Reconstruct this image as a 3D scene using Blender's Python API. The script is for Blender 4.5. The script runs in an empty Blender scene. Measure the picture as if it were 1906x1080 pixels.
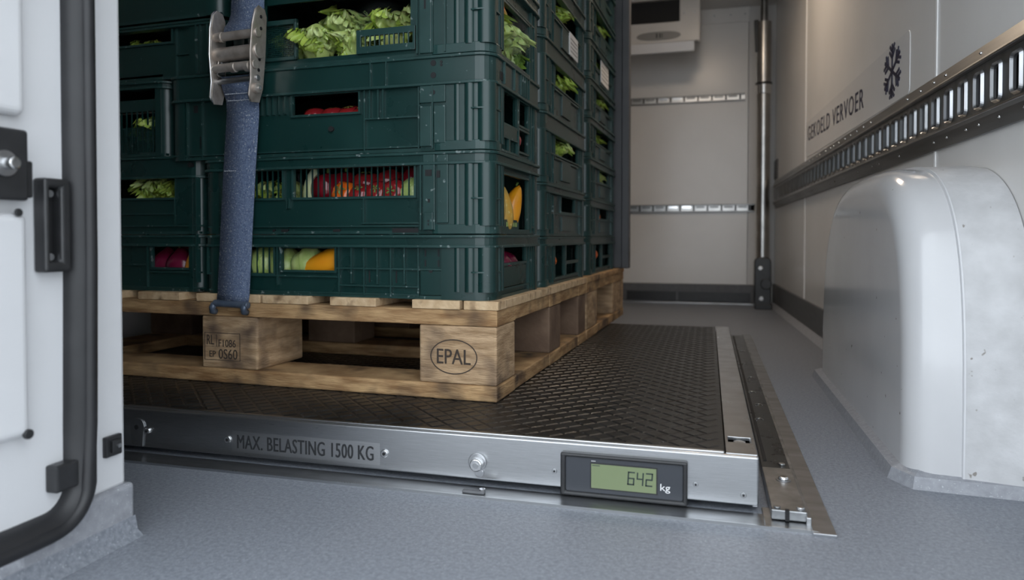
import bpy, bmesh, math, random
from mathutils import Vector, Matrix, Euler, noise as mnoise
R = math.radians
random.seed(7)
scene = bpy.context.scene
COL = scene.collection

# ------------------------------------------------------------------ camera
cam_d = bpy.data.cameras.new('camera'); cam = bpy.data.objects.new('camera', cam_d); COL.objects.link(cam)
cam.location = (0, 0, 0.30)
cam.rotation_euler = (R(90 - 1.3), 0, R(15.5))
cam_d.sensor_width = 36.0
cam_d.lens = 1317.0 / 1906.0 * 36.0
cam_d.shift_y = -(540 - 470) / 1906.0
cam_d.clip_start = 0.02
cam_d.dof.use_dof = True
cam_d.dof.focus_distance = 0.98
cam_d.dof.aperture_fstop = 5.0
scene.camera = cam

# ------------------------------------------------------------------ world: even overcast sky seen through the open rear
w = bpy.data.worlds.new('overcast'); scene.world = w; w.use_nodes = True
bg = w.node_tree.nodes['Background']
bg.inputs[0].default_value = (0.86, 0.93, 1.0, 1); bg.inputs[1].default_value = 1.9

scene.view_settings.view_transform = 'Standard'
scene.view_settings.look = 'None'
scene.view_settings.gamma = 1.0
scene.view_settings.use_curve_mapping = False
scene.view_settings.exposure = 0.78

# ------------------------------------------------------------------ materials
def mat(name, color, rough=0.5, metal=0.0, var=None, var_scale=20, var_amt=0.5, bump=0.0, bump_scale=200,
        spec=None, coat=0.0, speck=None, speck_scale=300, speck_lo=0.62, speck_hi=0.68, stretch=None, rough_var=0.0, sss=0.0, detail=5.0, use_obj=False):
    m = bpy.data.materials.new(name); m.use_nodes = True
    nt = m.node_tree; n = nt.nodes; l = nt.links
    b = n['Principled BSDF']
    b.inputs['Roughness'].default_value = rough; b.inputs['Metallic'].default_value = metal
    if spec is not None: b.inputs['Specular IOR Level'].default_value = spec
    if coat: b.inputs['Coat Weight'].default_value = coat; b.inputs['Coat Roughness'].default_value = 0.08
    if sss:
        b.inputs['Subsurface Weight'].default_value = sss; b.inputs['Subsurface Scale'].default_value = 0.004
    c = (*color, 1)
    if use_obj:
        tc = n.new('ShaderNodeTexCoord'); src = tc.outputs['Object']
    else:
        tc = n.new('ShaderNodeNewGeometry'); src = tc.outputs['Position']
    mp = n.new('ShaderNodeMapping'); l.new(src, mp.inputs['Vector'])
    if stretch: mp.inputs['Scale'].default_value = stretch
    out = None
    if var is not None:
        t = n.new('ShaderNodeTexNoise'); t.inputs['Scale'].default_value = var_scale; t.inputs['Detail'].default_value = detail
        l.new(mp.outputs[0], t.inputs['Vector'])
        r = n.new('ShaderNodeValToRGB'); r.color_ramp.elements[0].position = 0.5 - var_amt * 0.4; r.color_ramp.elements[1].position = 0.5 + var_amt * 0.4
        r.color_ramp.elements[0].color = c; r.color_ramp.elements[1].color = (*var, 1)
        l.new(t.outputs['Fac'], r.inputs['Fac']); out = r.outputs['Color']
        if rough_var:
            mr = n.new('ShaderNodeMapRange'); mr.inputs[3].default_value = max(0.03, rough - rough_var); mr.inputs[4].default_value = rough + rough_var
            l.new(t.outputs['Fac'], mr.inputs[0]); l.new(mr.outputs[0], b.inputs['Roughness'])
    if speck is not None:
        t = n.new('ShaderNodeTexNoise'); t.inputs['Scale'].default_value = speck_scale; t.inputs['Detail'].default_value = 2
        l.new(tc.outputs['Object'] if use_obj else tc.outputs['Position'], t.inputs['Vector'])
        r = n.new('ShaderNodeValToRGB'); r.color_ramp.elements[0].position = speck_lo; r.color_ramp.elements[1].position = speck_hi
        r.color_ramp.elements[0].color = (0, 0, 0, 1); r.color_ramp.elements[1].color = (1, 1, 1, 1)
        l.new(t.outputs['Fac'], r.inputs['Fac'])
        mx = n.new('ShaderNodeMix'); mx.data_type = 'RGBA'
        l.new(r.outputs['Color'], mx.inputs[0])
        if out: l.new(out, mx.inputs[6])
        else: mx.inputs[6].default_value = c
        mx.inputs[7].default_value = (*speck, 1)
        out = mx.outputs[2]
    if out: l.new(out, b.inputs['Base Color'])
    else: b.inputs['Base Color'].default_value = c
    if bump:
        t = n.new('ShaderNodeTexNoise'); t.inputs['Scale'].default_value = bump_scale; t.inputs['Detail'].default_value = 3
        l.new(mp.outputs[0], t.inputs['Vector'])
        bp = n.new('ShaderNodeBump'); bp.inputs['Strength'].default_value = bump; bp.inputs['Distance'].default_value = 0.002
        l.new(t.outputs['Fac'], bp.inputs['Height']); l.new(bp.outputs[0], b.inputs['Normal'])
    return m

MT = {}
MT['floor'] = mat('vinyl_floor', (0.17, 0.186, 0.215), 0.45, var=(0.265, 0.283, 0.32), var_scale=230, var_amt=0.45, bump=0.35, bump_scale=420,
                  speck=(0.42, 0.44, 0.48), speck_scale=520, speck_lo=0.62, speck_hi=0.72)
MT['kick'] = mat('grey_kick', (0.10, 0.103, 0.11), 0.55, var=(0.13, 0.132, 0.14), var_scale=60, bump=0.15)
MT['kickpale'] = mat('vinyl_upstand', (0.25, 0.26, 0.285), 0.5, var=(0.33, 0.34, 0.37), var_scale=120, bump=0.2, speck=(0.5, 0.52, 0.55), speck_scale=500, speck_lo=0.66, speck_hi=0.72)
MT['wall'] = mat('white_wall_panel', (0.79, 0.775, 0.76), 0.26, var=(0.74, 0.725, 0.705), var_scale=5, bump=0.02, bump_scale=60)
MT['seam'] = mat('white_seam', (0.86, 0.85, 0.84), 0.35)
MT['arch'] = mat('white_arch_paint', (0.60, 0.60, 0.61), 0.16, var=(0.54, 0.54, 0.55), var_scale=6, coat=0.3, speck=(0.24, 0.22, 0.20), speck_scale=75, speck_lo=0.745, speck_hi=0.76)
MT['archrough'] = mat('white_arch_liner', (0.60, 0.60, 0.61), 0.5, var=(0.48, 0.48, 0.485), var_scale=30, bump=0.3, bump_scale=90, speck=(0.26, 0.24, 0.22), speck_scale=85, speck_lo=0.70, speck_hi=0.74)
MT['paint'] = mat('white_body_paint', (0.66, 0.665, 0.68), 0.32, var=(0.61, 0.615, 0.63), var_scale=8, coat=0.1)
MT['rubber'] = mat('black_rubber', (0.010, 0.0105, 0.012), 0.5, var=(0.018, 0.018, 0.020), var_scale=30)
MT['black'] = mat('black_plastic', (0.016, 0.017, 0.018), 0.38, var=(0.024, 0.024, 0.026), var_scale=60)
MT['dark'] = mat('dark_void', (0.006, 0.006, 0.007), 0.7)
MT['steel'] = mat('brushed_stainless', (0.53, 0.54, 0.55), 0.30, 1.0, var=(0.40, 0.405, 0.415), var_scale=30, stretch=(1, 1, 60), rough_var=0.08, bump=0.03, bump_scale=60)
MT['steelx'] = mat('worn_stainless', (0.48, 0.49, 0.51), 0.36, 1.0, var=(0.32, 0.325, 0.33), var_scale=14, stretch=(1, 4, 1), rough_var=0.1)
MT['galv'] = mat('galvanised_steel', (0.50, 0.51, 0.52), 0.36, 1.0, var=(0.28, 0.285, 0.29), var_scale=35, var_amt=0.35, rough_var=0.1)
MT['chrome'] = mat('bright_metal', (0.75, 0.75, 0.75), 0.16, 1.0)
MT['rail'] = mat('rail_aluminium', (0.25, 0.25, 0.25), 0.38, 1.0, var=(0.17, 0.17, 0.168), var_scale=12, stretch=(1, 0.3, 4), rough_var=0.08)
MT['backrail'] = mat('back_rail_metal', (0.52, 0.51, 0.49), 0.3, 1.0, var=(0.35, 0.34, 0.33), var_scale=14)
MT['plate'] = mat('black_tread_coating', (0.009, 0.009, 0.009), 0.36, spec=0.35, var=(0.024, 0.023, 0.022), var_scale=35, rough_var=0.12, speck=(0.13, 0.13, 0.125), speck_scale=260, speck_lo=0.70, speck_hi=0.75, bump=0.3, bump_scale=120)
MT['cover'] = mat('dark_cover_plate', (0.018, 0.017, 0.016), 0.3, 0.2, var=(0.05, 0.047, 0.043), var_scale=45, rough_var=0.1, speck=(0.4, 0.39, 0.36), speck_scale=240, speck_lo=0.70, speck_hi=0.74)
MT['wood'] = mat('pallet_wood', (0.25, 0.135, 0.056), 0.75, var=(0.52, 0.335, 0.165), var_scale=18, var_amt=0.42, stretch=(1, 1, 6), bump=0.8, bump_scale=70, speck=(0.055, 0.034, 0.022), speck_scale=17, speck_lo=0.52, speck_hi=0.76)
MT['woodpale'] = mat('pale_board_wood', (0.62, 0.455, 0.28), 0.75, var=(0.45, 0.30, 0.165), var_scale=60, var_amt=0.42, bump=0.6, bump_scale=160, speck=(0.20, 0.125, 0.065), speck_scale=45, speck_lo=0.58, speck_hi=0.74)
MT['woodblock'] = mat('pallet_block_wood', (0.30, 0.19, 0.10), 0.8, var=(0.52, 0.36, 0.215), var_scale=24, var_amt=0.42, stretch=(1, 1, 5), bump=0.9, bump_scale=90, speck=(0.105, 0.068, 0.046), speck_scale=19, speck_lo=0.52, speck_hi=0.74)
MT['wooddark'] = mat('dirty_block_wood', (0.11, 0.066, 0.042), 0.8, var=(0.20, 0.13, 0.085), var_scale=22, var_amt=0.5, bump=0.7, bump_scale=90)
MT['ink'] = mat('branded_ink', (0.045, 0.032, 0.024), 0.8)
MT['crate'] = mat('green_crate_plastic', (0.0050, 0.0250, 0.0228), 0.29, var=(0.0075, 0.036, 0.0325), var_scale=9, var_amt=0.6, rough_var=0.08, bump=0.05, bump_scale=120,
                  speck=(0.07, 0.105, 0.10), speck_scale=130, speck_lo=0.72, speck_hi=0.78)
MT['crateedge'] = mat('green_crate_worn_edge', (0.009, 0.036, 0.033), 0.36, var=(0.015, 0.050, 0.046), var_scale=30, speck=(0.15, 0.19, 0.185), speck_scale=110, speck_lo=0.66, speck_hi=0.72)
MT['strap'] = mat('blue_webbing', (0.062, 0.094, 0.175), 0.85, var=(0.155, 0.20, 0.30), var_scale=320, var_amt=0.5, bump=0.9, bump_scale=700, speck=(0.40, 0.43, 0.46), speck_scale=420, speck_lo=0.61, speck_hi=0.70)
MT['stitch'] = mat('pale_stitching', (0.42, 0.45, 0.5), 0.9)
MT['hook'] = mat('blue_grey_coated_hook', (0.07, 0.095, 0.14), 0.35, 0.3, var=(0.12, 0.15, 0.2), var_scale=60)
MT['buckle'] = mat('weathered_buckle_steel', (0.66, 0.60, 0.55), 0.40, 0.75, var=(0.42, 0.36, 0.31), var_scale=60, rough_var=0.1)
MT['lcd'] = mat('lcd_glass', (0.195, 0.235, 0.13), 0.18, var=(0.175, 0.215, 0.115), var_scale=8)
MT['segment'] = mat('lcd_segment', (0.022, 0.035, 0.03), 0.4)
MT['bezel'] = mat('display_face', (0.040, 0.044, 0.052), 0.28)
MT['white'] = mat('white_print', (0.75, 0.75, 0.75), 0.5)
MT['navy'] = mat('navy_print', (0.014, 0.015, 0.050), 0.45)
MT['print'] = mat('black_print', (0.02, 0.021, 0.023), 0.45)
MT['sticker'] = mat('satin_sticker', (0.74, 0.73, 0.725), 0.2, var=(0.70, 0.69, 0.685), var_scale=6)
MT['clearlabel'] = mat('steel_label_film', (0.56, 0.565, 0.575), 0.36, 1.0, var=(0.46, 0.465, 0.47), var_scale=30, stretch=(1, 1, 60))
MT['unit'] = mat('cooler_shell', (0.66, 0.64, 0.62), 0.35, var=(0.6, 0.585, 0.565), var_scale=8)
MT['unitlight'] = mat('cooler_drip_tray', (0.74, 0.75, 0.78), 0.3)
MT['badge'] = mat('grey_badge', (0.22, 0.215, 0.21), 0.4)
MT['divider'] = mat('dark_divider_plastic', (0.052, 0.053, 0.058), 0.45, var=(0.07, 0.07, 0.076), var_scale=10)
MT['paper'] = mat('paper_label', (0.62, 0.61, 0.60), 0.7)
MT['ceil'] = mat('ceiling_panel', (0.60, 0.585, 0.57), 0.4)
MT['ground'] = mat('concrete_yard', (0.26, 0.26, 0.255), 0.85, var=(0.32, 0.32, 0.315), var_scale=3)
# produce
MT['onion'] = mat('red_onion_skin', (0.085, 0.004, 0.020), 0.22, var=(0.15, 0.008, 0.034), var_scale=40, use_obj=True)
MT['redpep'] = mat('red_pepper_skin', (0.20, 0.006, 0.012), 0.14, var=(0.13, 0.004, 0.012), var_scale=25, coat=0.3, use_obj=True)
MT['tomato'] = mat('tomato_skin', (0.27, 0.018, 0.016), 0.18, var=(0.19, 0.010, 0.016), var_scale=40, coat=0.3, use_obj=True)
MT['orange'] = mat('orange_tomato_skin', (0.68, 0.15, 0.012), 0.2, var=(0.55, 0.07, 0.012), var_scale=30, coat=0.2, use_obj=True)
MT['squash'] = mat('yellow_squash_skin', (0.74, 0.33, 0.012), 0.28, var=(0.66, 0.24, 0.01), var_scale=22, coat=0.2, use_obj=True)
MT['mottled'] = mat('mottled_squash_skin', (0.52, 0.27, 0.03), 0.35, var=(0.42, 0.30, 0.07), var_scale=60, speck=(0.60, 0.45, 0.16), speck_scale=150, speck_lo=0.6, speck_hi=0.68, use_obj=True)
MT['pale'] = mat('pale_cabbage', (0.20, 0.30, 0.05), 0.36, var=(0.48, 0.55, 0.24), var_scale=45, var_amt=0.6, bump=0.5, bump_scale=90, stretch=(1, 1, .35), sss=0.1, use_obj=True)
MT['endive'] = mat('white_endive', (0.68, 0.68, 0.56), 0.3, var=(0.55, 0.60, 0.28), var_scale=14, sss=0.1, use_obj=True)
MT['leaf'] = mat('lettuce_leaf', (0.22, 0.36, 0.025), 0.34, var=(0.46, 0.56, 0.12), var_scale=35, var_amt=0.6, bump=0.35, bump_scale=120, sss=0.12, use_obj=True)
MT['leafpale'] = mat('pale_lettuce_leaf', (0.33, 0.45, 0.08), 0.30, var=(0.58, 0.66, 0.30), var_scale=35, var_amt=0.6, bump=0.35, bump_scale=120, sss=0.12, use_obj=True)
MT['leafdark'] = mat('green_leaf', (0.14, 0.28, 0.03), 0.4, var=(0.30, 0.44, 0.08), var_scale=60, bump=0.4, bump_scale=160, use_obj=True)
MT['stem'] = mat('green_stem', (0.12, 0.20, 0.04), 0.5)
def film():
    m = bpy.data.materials.new('clear_wrap'); m.use_nodes = True; nt = m.node_tree; n = nt.nodes; l = nt.links
    n.remove(n['Principled BSDF'])
    tr = n.new('ShaderNodeBsdfTransparent'); tr.inputs[0].default_value = (0.92, 0.95, 0.92, 1)
    gl = n.new('ShaderNodeBsdfGlossy'); gl.inputs['Roughness'].default_value = 0.08
    t = n.new('ShaderNodeTexNoise'); t.inputs['Scale'].default_value = 40
    bp = n.new('ShaderNodeBump'); bp.inputs['Strength'].default_value = 0.8; bp.inputs['Distance'].default_value = 0.01
    l.new(t.outputs['Fac'], bp.inputs['Height']); l.new(bp.outputs[0], gl.inputs['Normal'])
    mx = n.new('ShaderNodeMixShader'); mx.inputs[0].default_value = 0.07
    l.new(tr.outputs[0], mx.inputs[1]); l.new(gl.outputs[0], mx.inputs[2]); l.new(mx.outputs[0], n['Material Output'].inputs[0])
    return m
MT['film'] = film()

# ------------------------------------------------------------------ mesh helpers
class MB:
    def __init__(s): s.v = []; s.f = []
    def add(s, vs, fs):
        o = len(s.v); s.v += [tuple(v) for v in vs]; s.f += [tuple(i + o for i in f) for f in fs]; return s
    def box(s, x0, x1, y0, y1, z0, z1):
        return s.add([(x0,y0,z0),(x1,y0,z0),(x1,y1,z0),(x0,y1,z0),(x0,y0,z1),(x1,y0,z1),(x1,y1,z1),(x0,y1,z1)],
                     [(0,3,2,1),(4,5,6,7),(0,1,5,4),(1,2,6,5),(2,3,7,6),(3,0,4,7)])
    def cyl(s, p0, p1, r0, r1=None, n=16, caps=True):
        r1 = r0 if r1 is None else r1
        p0 = Vector(p0); p1 = Vector(p1); d = (p1 - p0).normalized()
        a = d.orthogonal().normalized(); b = d.cross(a)
        vs = []
        for p, r in ((p0, r0), (p1, r1)):
            for i in range(n):
                t = 2 * math.pi * i / n
                vs.append(p + a * (math.cos(t) * r) + b * (math.sin(t) * r))
        fs = [(i, (i + 1) % n, n + (i + 1) % n, n + i) for i in range(n)]
        if caps: fs += [tuple(range(n - 1, -1, -1)), tuple(range(n, 2 * n))]
        return s.add(vs, fs)
    def prism(s, poly, axis, a0, a1):
        """poly: list of 2d pts (ccw), extruded along axis 'x','y' or 'z'"""
        def P(p, a):
            return {'x': (a, p[0], p[1]), 'y': (p[0], a, p[1]), 'z': (p[0], p[1], a)}[axis]
        n = len(poly)
        vs = [P(p, a0) for p in poly] + [P(p, a1) for p in poly]
        fs = [(i, (i + 1) % n, n + (i + 1) % n, n + i) for i in range(n)] + [tuple(range(n - 1, -1, -1)), tuple(range(n, 2 * n))]
        return s.add(vs, fs)
    def ring(s, outer, inner, z0, z1):
        n = len(outer); vs = []
        for z in (z0, z1):
            vs += [(p[0], p[1], z) for p in outer]; vs += [(p[0], p[1], z) for p in inner]
        fs = []
        for i in range(n):
            j = (i + 1) % n
            fs += [(i, j, 2*n + j, 2*n + i), (n + j, n + i, 3*n + i, 3*n + j), (2*n + i, 2*n + j, 3*n + j, 3*n + i), (j, i, n + i, n + j)]
        return s.add(vs, fs)
    def tube(s, pts, r, n=10, flat=1.0):
        pts = [Vector(p) for p in pts]; rings = []
        up = None
        for i, p in enumerate(pts):
            d = (pts[min(i + 1, len(pts) - 1)] - pts[max(i - 1, 0)]).normalized()
            if up is None: up = d.orthogonal().normalized()
            up = (up - d * up.dot(d)).normalized(); b = d.cross(up)
            rings.append([p + up * (math.cos(2*math.pi*k/n) * r) + b * (math.sin(2*math.pi*k/n) * r * flat) for k in range(n)])
        vs = [v for rg in rings for v in rg]; fs = []
        for i in range(len(pts) - 1):
            for k in range(n):
                fs.append((i*n + k, i*n + (k+1) % n, (i+1)*n + (k+1) % n, (i+1)*n + k))
        fs += [tuple(range(n - 1, -1, -1)), tuple(range((len(pts)-1)*n, len(pts)*n))]
        return s.add(vs, fs)
    def lathe(s, prof, n=20):
        vs = []
        for r, z in prof:
            for k in range(n):
                t = 2*math.pi*k/n; vs.append((r*math.cos(t), r*math.sin(t), z))
        fs = []
        for i in range(len(prof) - 1):
            for k in range(n):
                fs.append((i*n + k, i*n + (k+1) % n, (i+1)*n + (k+1) % n, (i+1)*n + k))
        fs += [tuple(range(n - 1, -1, -1)), tuple(range((len(prof)-1)*n, len(prof)*n))]
        return s.add(vs, fs)
    def panel(s, axis, a0, a1, z0, z1, d0, d1, holes):
        """sheet in the (a,z) plane with rectangular holes, thickness d0..d1 along the other axis. axis 'x' or 'y' = direction of a"""
        A = sorted(set([a0, a1] + [min(max(h[i], a0), a1) for h in holes for i in (0, 1)]))
        Z = sorted(set([z0, z1] + [min(max(h[i], z0), z1) for h in holes for i in (2, 3)]))
        def solid(i, j):
            if i < 0 or j < 0 or i >= len(A) - 1 or j >= len(Z) - 1: return False
            ca = (A[i] + A[i+1]) / 2; cz = (Z[j] + Z[j+1]) / 2
            return not any(h[0] < ca < h[1] and h[2] < cz < h[3] for h in holes)
        def P(a, d, z): return (a, d, z) if axis == 'x' else (d, a, z)
        idx = {}
        vs = []; fs = []
        def V(i, k, j):
            if (i, k, j) not in idx:
                idx[(i, k, j)] = len(vs); vs.append(P(A[i], (d0, d1)[k], Z[j]))
            return idx[(i, k, j)]
        for i in range(len(A) - 1):
            for j in range(len(Z) - 1):
                if not solid(i, j): continue
                fs.append((V(i,0,j), V(i+1,0,j), V(i+1,0,j+1), V(i,0,j+1)))
                fs.append((V(i,1,j), V(i,1,j+1), V(i+1,1,j+1), V(i+1,1,j)))
                if not solid(i-1, j): fs.append((V(i,0,j), V(i,0,j+1), V(i,1,j+1), V(i,1,j)))
                if not solid(i+1, j): fs.append((V(i+1,0,j), V(i+1,1,j), V(i+1,1,j+1), V(i+1,0,j+1)))
                if not solid(i, j-1): fs.append((V(i,0,j), V(i,1,j), V(i+1,1,j), V(i+1,0,j)))
                if not solid(i, j+1): fs.append((V(i,0,j+1), V(i+1,0,j+1), V(i+1,1,j+1), V(i,1,j+1)))
        return s.add(vs, fs)
    def mesh(s, name, m, smooth=False):
        me = bpy.data.meshes.new(name); me.from_pydata(s.v, [], s.f)
        bm = bmesh.new(); bm.from_mesh(me); bmesh.ops.recalc_face_normals(bm, faces=bm.faces); bm.to_mesh(me); bm.free()
        if m: me.materials.append(MT[m] if isinstance(m, str) else m)
        if smooth: me.polygons.foreach_set('use_smooth', [True] * len(me.polygons))
        return me
    def build(s, name, m, parent=None, smooth=False, bevel=0, seg=2, angle=None):
        o = bpy.data.objects.new(name, s.mesh(name, m, smooth or bool(angle))); COL.objects.link(o)
        if angle:
            try: o.data.set_sharp_from_angle(angle=R(angle))
            except Exception: pass
        if parent: o.parent = parent
        if bevel:
            b = o.modifiers.new('bevel', 'BEVEL'); b.width = bevel; b.segments = seg; b.limit_method = 'ANGLE'; b.angle_limit = R(40)
        return o

def tag(o, label=None, cat=None, group=None, kind=None):
    if label: o['label'] = label
    if cat: o['category'] = cat
    if group: o['group'] = group
    if kind: o['kind'] = kind
    return o
def empty(name, loc=(0,0,0), rz=0, label=None, cat=None, group=None, kind=None):
    o = bpy.data.objects.new(name, None); COL.objects.link(o); o.location = loc; o.rotation_euler = (0,0,rz)
    o.empty_display_size = 0.05
    return tag(o, label, cat, group, kind)
def inst(name, me, parent=None, loc=(0,0,0), rot=(0,0,0), scale=(1,1,1)):
    o = bpy.data.objects.new(name, me); COL.objects.link(o); o.location = loc; o.rotation_euler = rot; o.scale = scale
    if parent: o.parent = parent
    return o
_cubes = {}
def bar(name, m, parent, x0, x1, y0, y1, z0, z1):
    """a small straight strip: shares one cube mesh per material"""
    if m not in _cubes:
        _cubes[m] = MB().box(-.5,.5,-.5,.5,-.5,.5).mesh('strip_' + m, m)
    return inst(name, _cubes[m], parent, ((x0+x1)/2, (y0+y1)/2, (z0+z1)/2), (0,0,0), (x1-x0, y1-y0, z1-z0))
def text_mesh(s, width, height, m, depth=0.0004, spacing=1.0):
    cu = bpy.data.curves.new('t', 'FONT'); cu.body = s; cu.extrude = 0.01; cu.space_character = spacing; cu.resolution_u = 3
    ob = bpy.data.objects.new('t', cu); COL.objects.link(ob)
    dg = bpy.context.evaluated_depsgraph_get()
    me = bpy.data.meshes.new_from_object(ob.evaluated_get(dg))
    bpy.data.objects.remove(ob)
    xs = [v.co.x for v in me.vertices]; ys = [v.co.y for v in me.vertices]
    x0, x1, y0, y1 = min(xs), max(xs), min(ys), max(ys)
    for v in me.vertices:
        v.co = ((v.co.x - x0) / (x1 - x0) * width, (v.co.y - y0) / (y1 - y0) * height, (1 if v.co.z > 0 else 0) * depth)
    me.materials.clear(); me.materials.append(MT[m]); return me
FRONT = (R(90), 0, 0)
def letters(s, width, height, m, parent, loc, rot, depth=0.0004, name='letter', bold=0.0, spacing=1.0):
    me = text_mesh(s, width, height, m, depth, spacing)
    bm = bmesh.new(); bm.from_mesh(me); bm.verts.ensure_lookup_table()
    seen = set()
    for v0 in bm.verts:
        if v0.index in seen: continue
        st_ = [v0]; comp = []; seen.add(v0.index)
        while st_:
            v = st_.pop(); comp.append(v)
            for e_ in v.link_edges:
                o_ = e_.other_vert(v)
                if o_.index not in seen: seen.add(o_.index); st_.append(o_)
        ix = {v.index: i for i, v in enumerate(comp)}
        fs = [tuple(ix[v.index] for v in f.verts) for f in bm.faces if f.verts[0].index in ix]
        vs_ = [tuple(v.co) for v in comp]; nv_ = len(vs_)
        if bold:                              # heavier strokes: the glyph laid down twice, a hair apart
            fs = fs + [tuple(i + nv_ for i in f) for f in fs]
            vs_ = [(x - bold/2, y, z) for x, y, z in vs_] + [(x + bold/2, y, z + depth*.15) for x, y, z in vs_]
        lm_ = bpy.data.meshes.new(name); lm_.from_pydata(vs_, [], fs); lm_.materials.append(MT[m])
        inst(name, lm_, parent, loc, rot)
    bm.free(); bpy.data.meshes.remove(me)

# ================================================================== THE SETTING
WSL = 0.034                                   # the right wall leans in a little towards the cab
def wx(y): return 0.364 - WSL * (y - 0.8)
WANG = math.atan(WSL)
ZC = 1.31; YB = 3.30; Y0 = 0.30; XL = -1.34

tag(MB().box(-8, 8, -12, 3.6, -0.75, -0.70).build('ground', 'ground'), kind='structure')
tag(MB().box(XL, 0.42, Y0, YB + .02, -0.04, 0.0).build('floor', 'floor'), kind='structure')
tag(MB().box(XL - .05, 0.50, Y0, YB + .05, ZC, ZC + 0.05).build('ceiling', 'ceil'), kind='structure')
tag(MB().box(XL - .05, XL, Y0, YB + .05, -0.04, ZC).build('wall_left', 'wall'), kind='structure')

# right wall: three panels with white seam strips
wr = empty('wall_right', (wx(Y0), Y0, 0), WANG, kind='structure')      # local -X is into the van, local +Y runs to the cab
def wl(y): return (y - Y0) / math.cos(WANG)
seams = [1.268, 2.50]
edges = [Y0] + seams + [YB + .01]
for a, b in zip(edges[:-1], edges[1:]):
    MB().box(0, 0.03, wl(a) + .0015, wl(b) - .0015, 0, ZC).build('wall_panel', 'wall', wr)
for y in seams:
    MB().box(-0.0025, 0.0, wl(y) - .004, wl(y) + .004, 0.09, ZC).build('seam_strip', 'seam', wr, bevel=.001)
MB().box(0.012, 0.03, 0, wl(YB), 0, ZC).build('panel_backing', 'seam', wr)

# back wall
wb = empty('wall_back', (0, YB, 0), 0, kind='structure')
MB().box(XL - .05, 0.50, .025, .05, -.04, ZC).build('panel_backing', 'seam', wb)
MB().box(XL, -0.55, 0, .03, 0, ZC).build('wall_panel', 'wall', wb)
MB().box(-0.548, 0.165, 0, .03, 0, ZC).build('wall_panel', 'wall', wb)
MB().box(0.168, 0.30, -0.004, .03, 0, ZC).build('corner_panel', 'ceil', wb)
MB().box(XL, 0.17, -0.012, 0, 1.245, ZC).build('cove_strip', 'wall', wb, bevel=.003)
for x in (-0.05, 0.02, 0.09, 0.15):
    MB().cyl((x, -.012, 1.277), (x, -.015, 1.277), .004, n=8).build('rivet', 'steelx', wb)
for z0, z1, x1 in ((0.90, 0.932, .152), (0.408, 0.444, .196)):
    rl = empty('lashing_rail', (0, YB, z0), 0,
               'slim metal lashing rail high on the rear wall' if z0 > .6 else 'slim metal lashing rail low on the rear wall, beside the pole', 'rail', 'lashing rails on the rear wall')
    h = z1 - z0
    MB().box(XL + .01, x1, -.004, 0, 0, h).build('rail_back', 'backrail', rl)
    MB().box(XL + .01, x1, -.012, -.004, h - .006, h).build('flange', 'rail', rl, bevel=.001)
    MB().box(XL + .01, x1, -.012, -.004, 0, .006).build('flange', 'rail', rl, bevel=.001)
    k = 0; x = x1 - .02
    while x > -0.5:
        bar('divider', 'black', rl, x - .004, x + .004, -.010, -.004, .006, h - .006)
        bar('clip', 'chrome' if k in (4, 5) else 'rail', rl, x - .050, x - .012, -.009, -.004, h*.52, h*.78)
        k += 1; x -= .06

# dark kick boards along the floor
o = MB().box(XL, 0.20, YB - .016, YB - .0005, 0, 0.086).build('baseboard_back', 'kick', bevel=.003); tag(o, kind='structure')
for a, b in ((-.36, -.14), (-.13, .18)):
    MB().box(a, b, YB - .022, YB - .016, 0.012, 0.05).build('recess_strip', 'black', o)
bb = empty('baseboard_right', (wx(Y0), Y0, 0), WANG, kind='structure')
MB().box(-0.008, 0, wl(1.60), wl(YB) - .02, 0, 0.094).build('board', 'kick', bb, bevel=.002)
MB().prism([(-.030, 0), (-.008, 0), (-.008, .014), (-.014, .012)], 'y', wl(1.60), wl(YB) - .04).build('cove', 'kickpale', bb)

# rear left pillar: the jamb of the open door, with its seal and fittings (faces +X)
PX = -0.56
pl = empty('wall_rear_pillar', (PX, 0, 0), 0, kind='structure')
MB().box(-.80, 0, 0.455, 0.574, 0.052, ZC).build('jamb', 'paint', pl, bevel=.004)
MB().box(-.80, .006, 0.455, 0.579, 0, 0.054).build('vinyl_upstand', 'kickpale', pl, bevel=.004)
MB().prism([(.006, 0), (.016, 0), (.009, .006), (.006, .020)], 'y', .40, .579).build('vinyl_cove', 'floor', pl)
dr = empty('door_1', (PX, 0, 0), 0, kind='structure')
# door leaf (inner skin) in front of the jamb, with raised pressings
MB().box(-.05, .004, 0.30, 0.508, 0.050, ZC - .01).build('door_skin', 'paint', dr, bevel=.003)
MB().box(.000, .016, 0.30, 0.460, 0.133, 0.3195).build('pressed_panel', 'paint', dr, bevel=.007, seg=4)
MB().box(.000, .016, 0.30, 0.460, 0.399, 1.2).build('pressed_panel', 'paint', dr, bevel=.007, seg=4)
# seal: thick rubber tube with a groove, running down and round the bottom corner
pts = [(.008, .5145, 1.29), (.008, .5145, .9), (.008, .515, .5), (.008, .5145, .28), (.008, .512, .13)]
cy, cz, rr = .512 - .034, .13 - .02, .034
for k in range(1, 10):
    t = R(90 * k / 9); pts.append((.008, cy + rr * math.cos(t), .080 - rr * math.sin(t)))
pts += [(.008, .445, .046), (.008, .40, .047), (.008, .30, .048)]
MB().tube(pts, .0145, 14, 0.75).build('rubber_seal', 'rubber', dr, smooth=True)
MB().tube([(x + .010, y + (.003 if z > .09 else 0), z - (0 if z > .09 else .003)) for x, y, z in pts], .0062, 8).build('seal_lip', 'rubber', dr, smooth=True)
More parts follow.
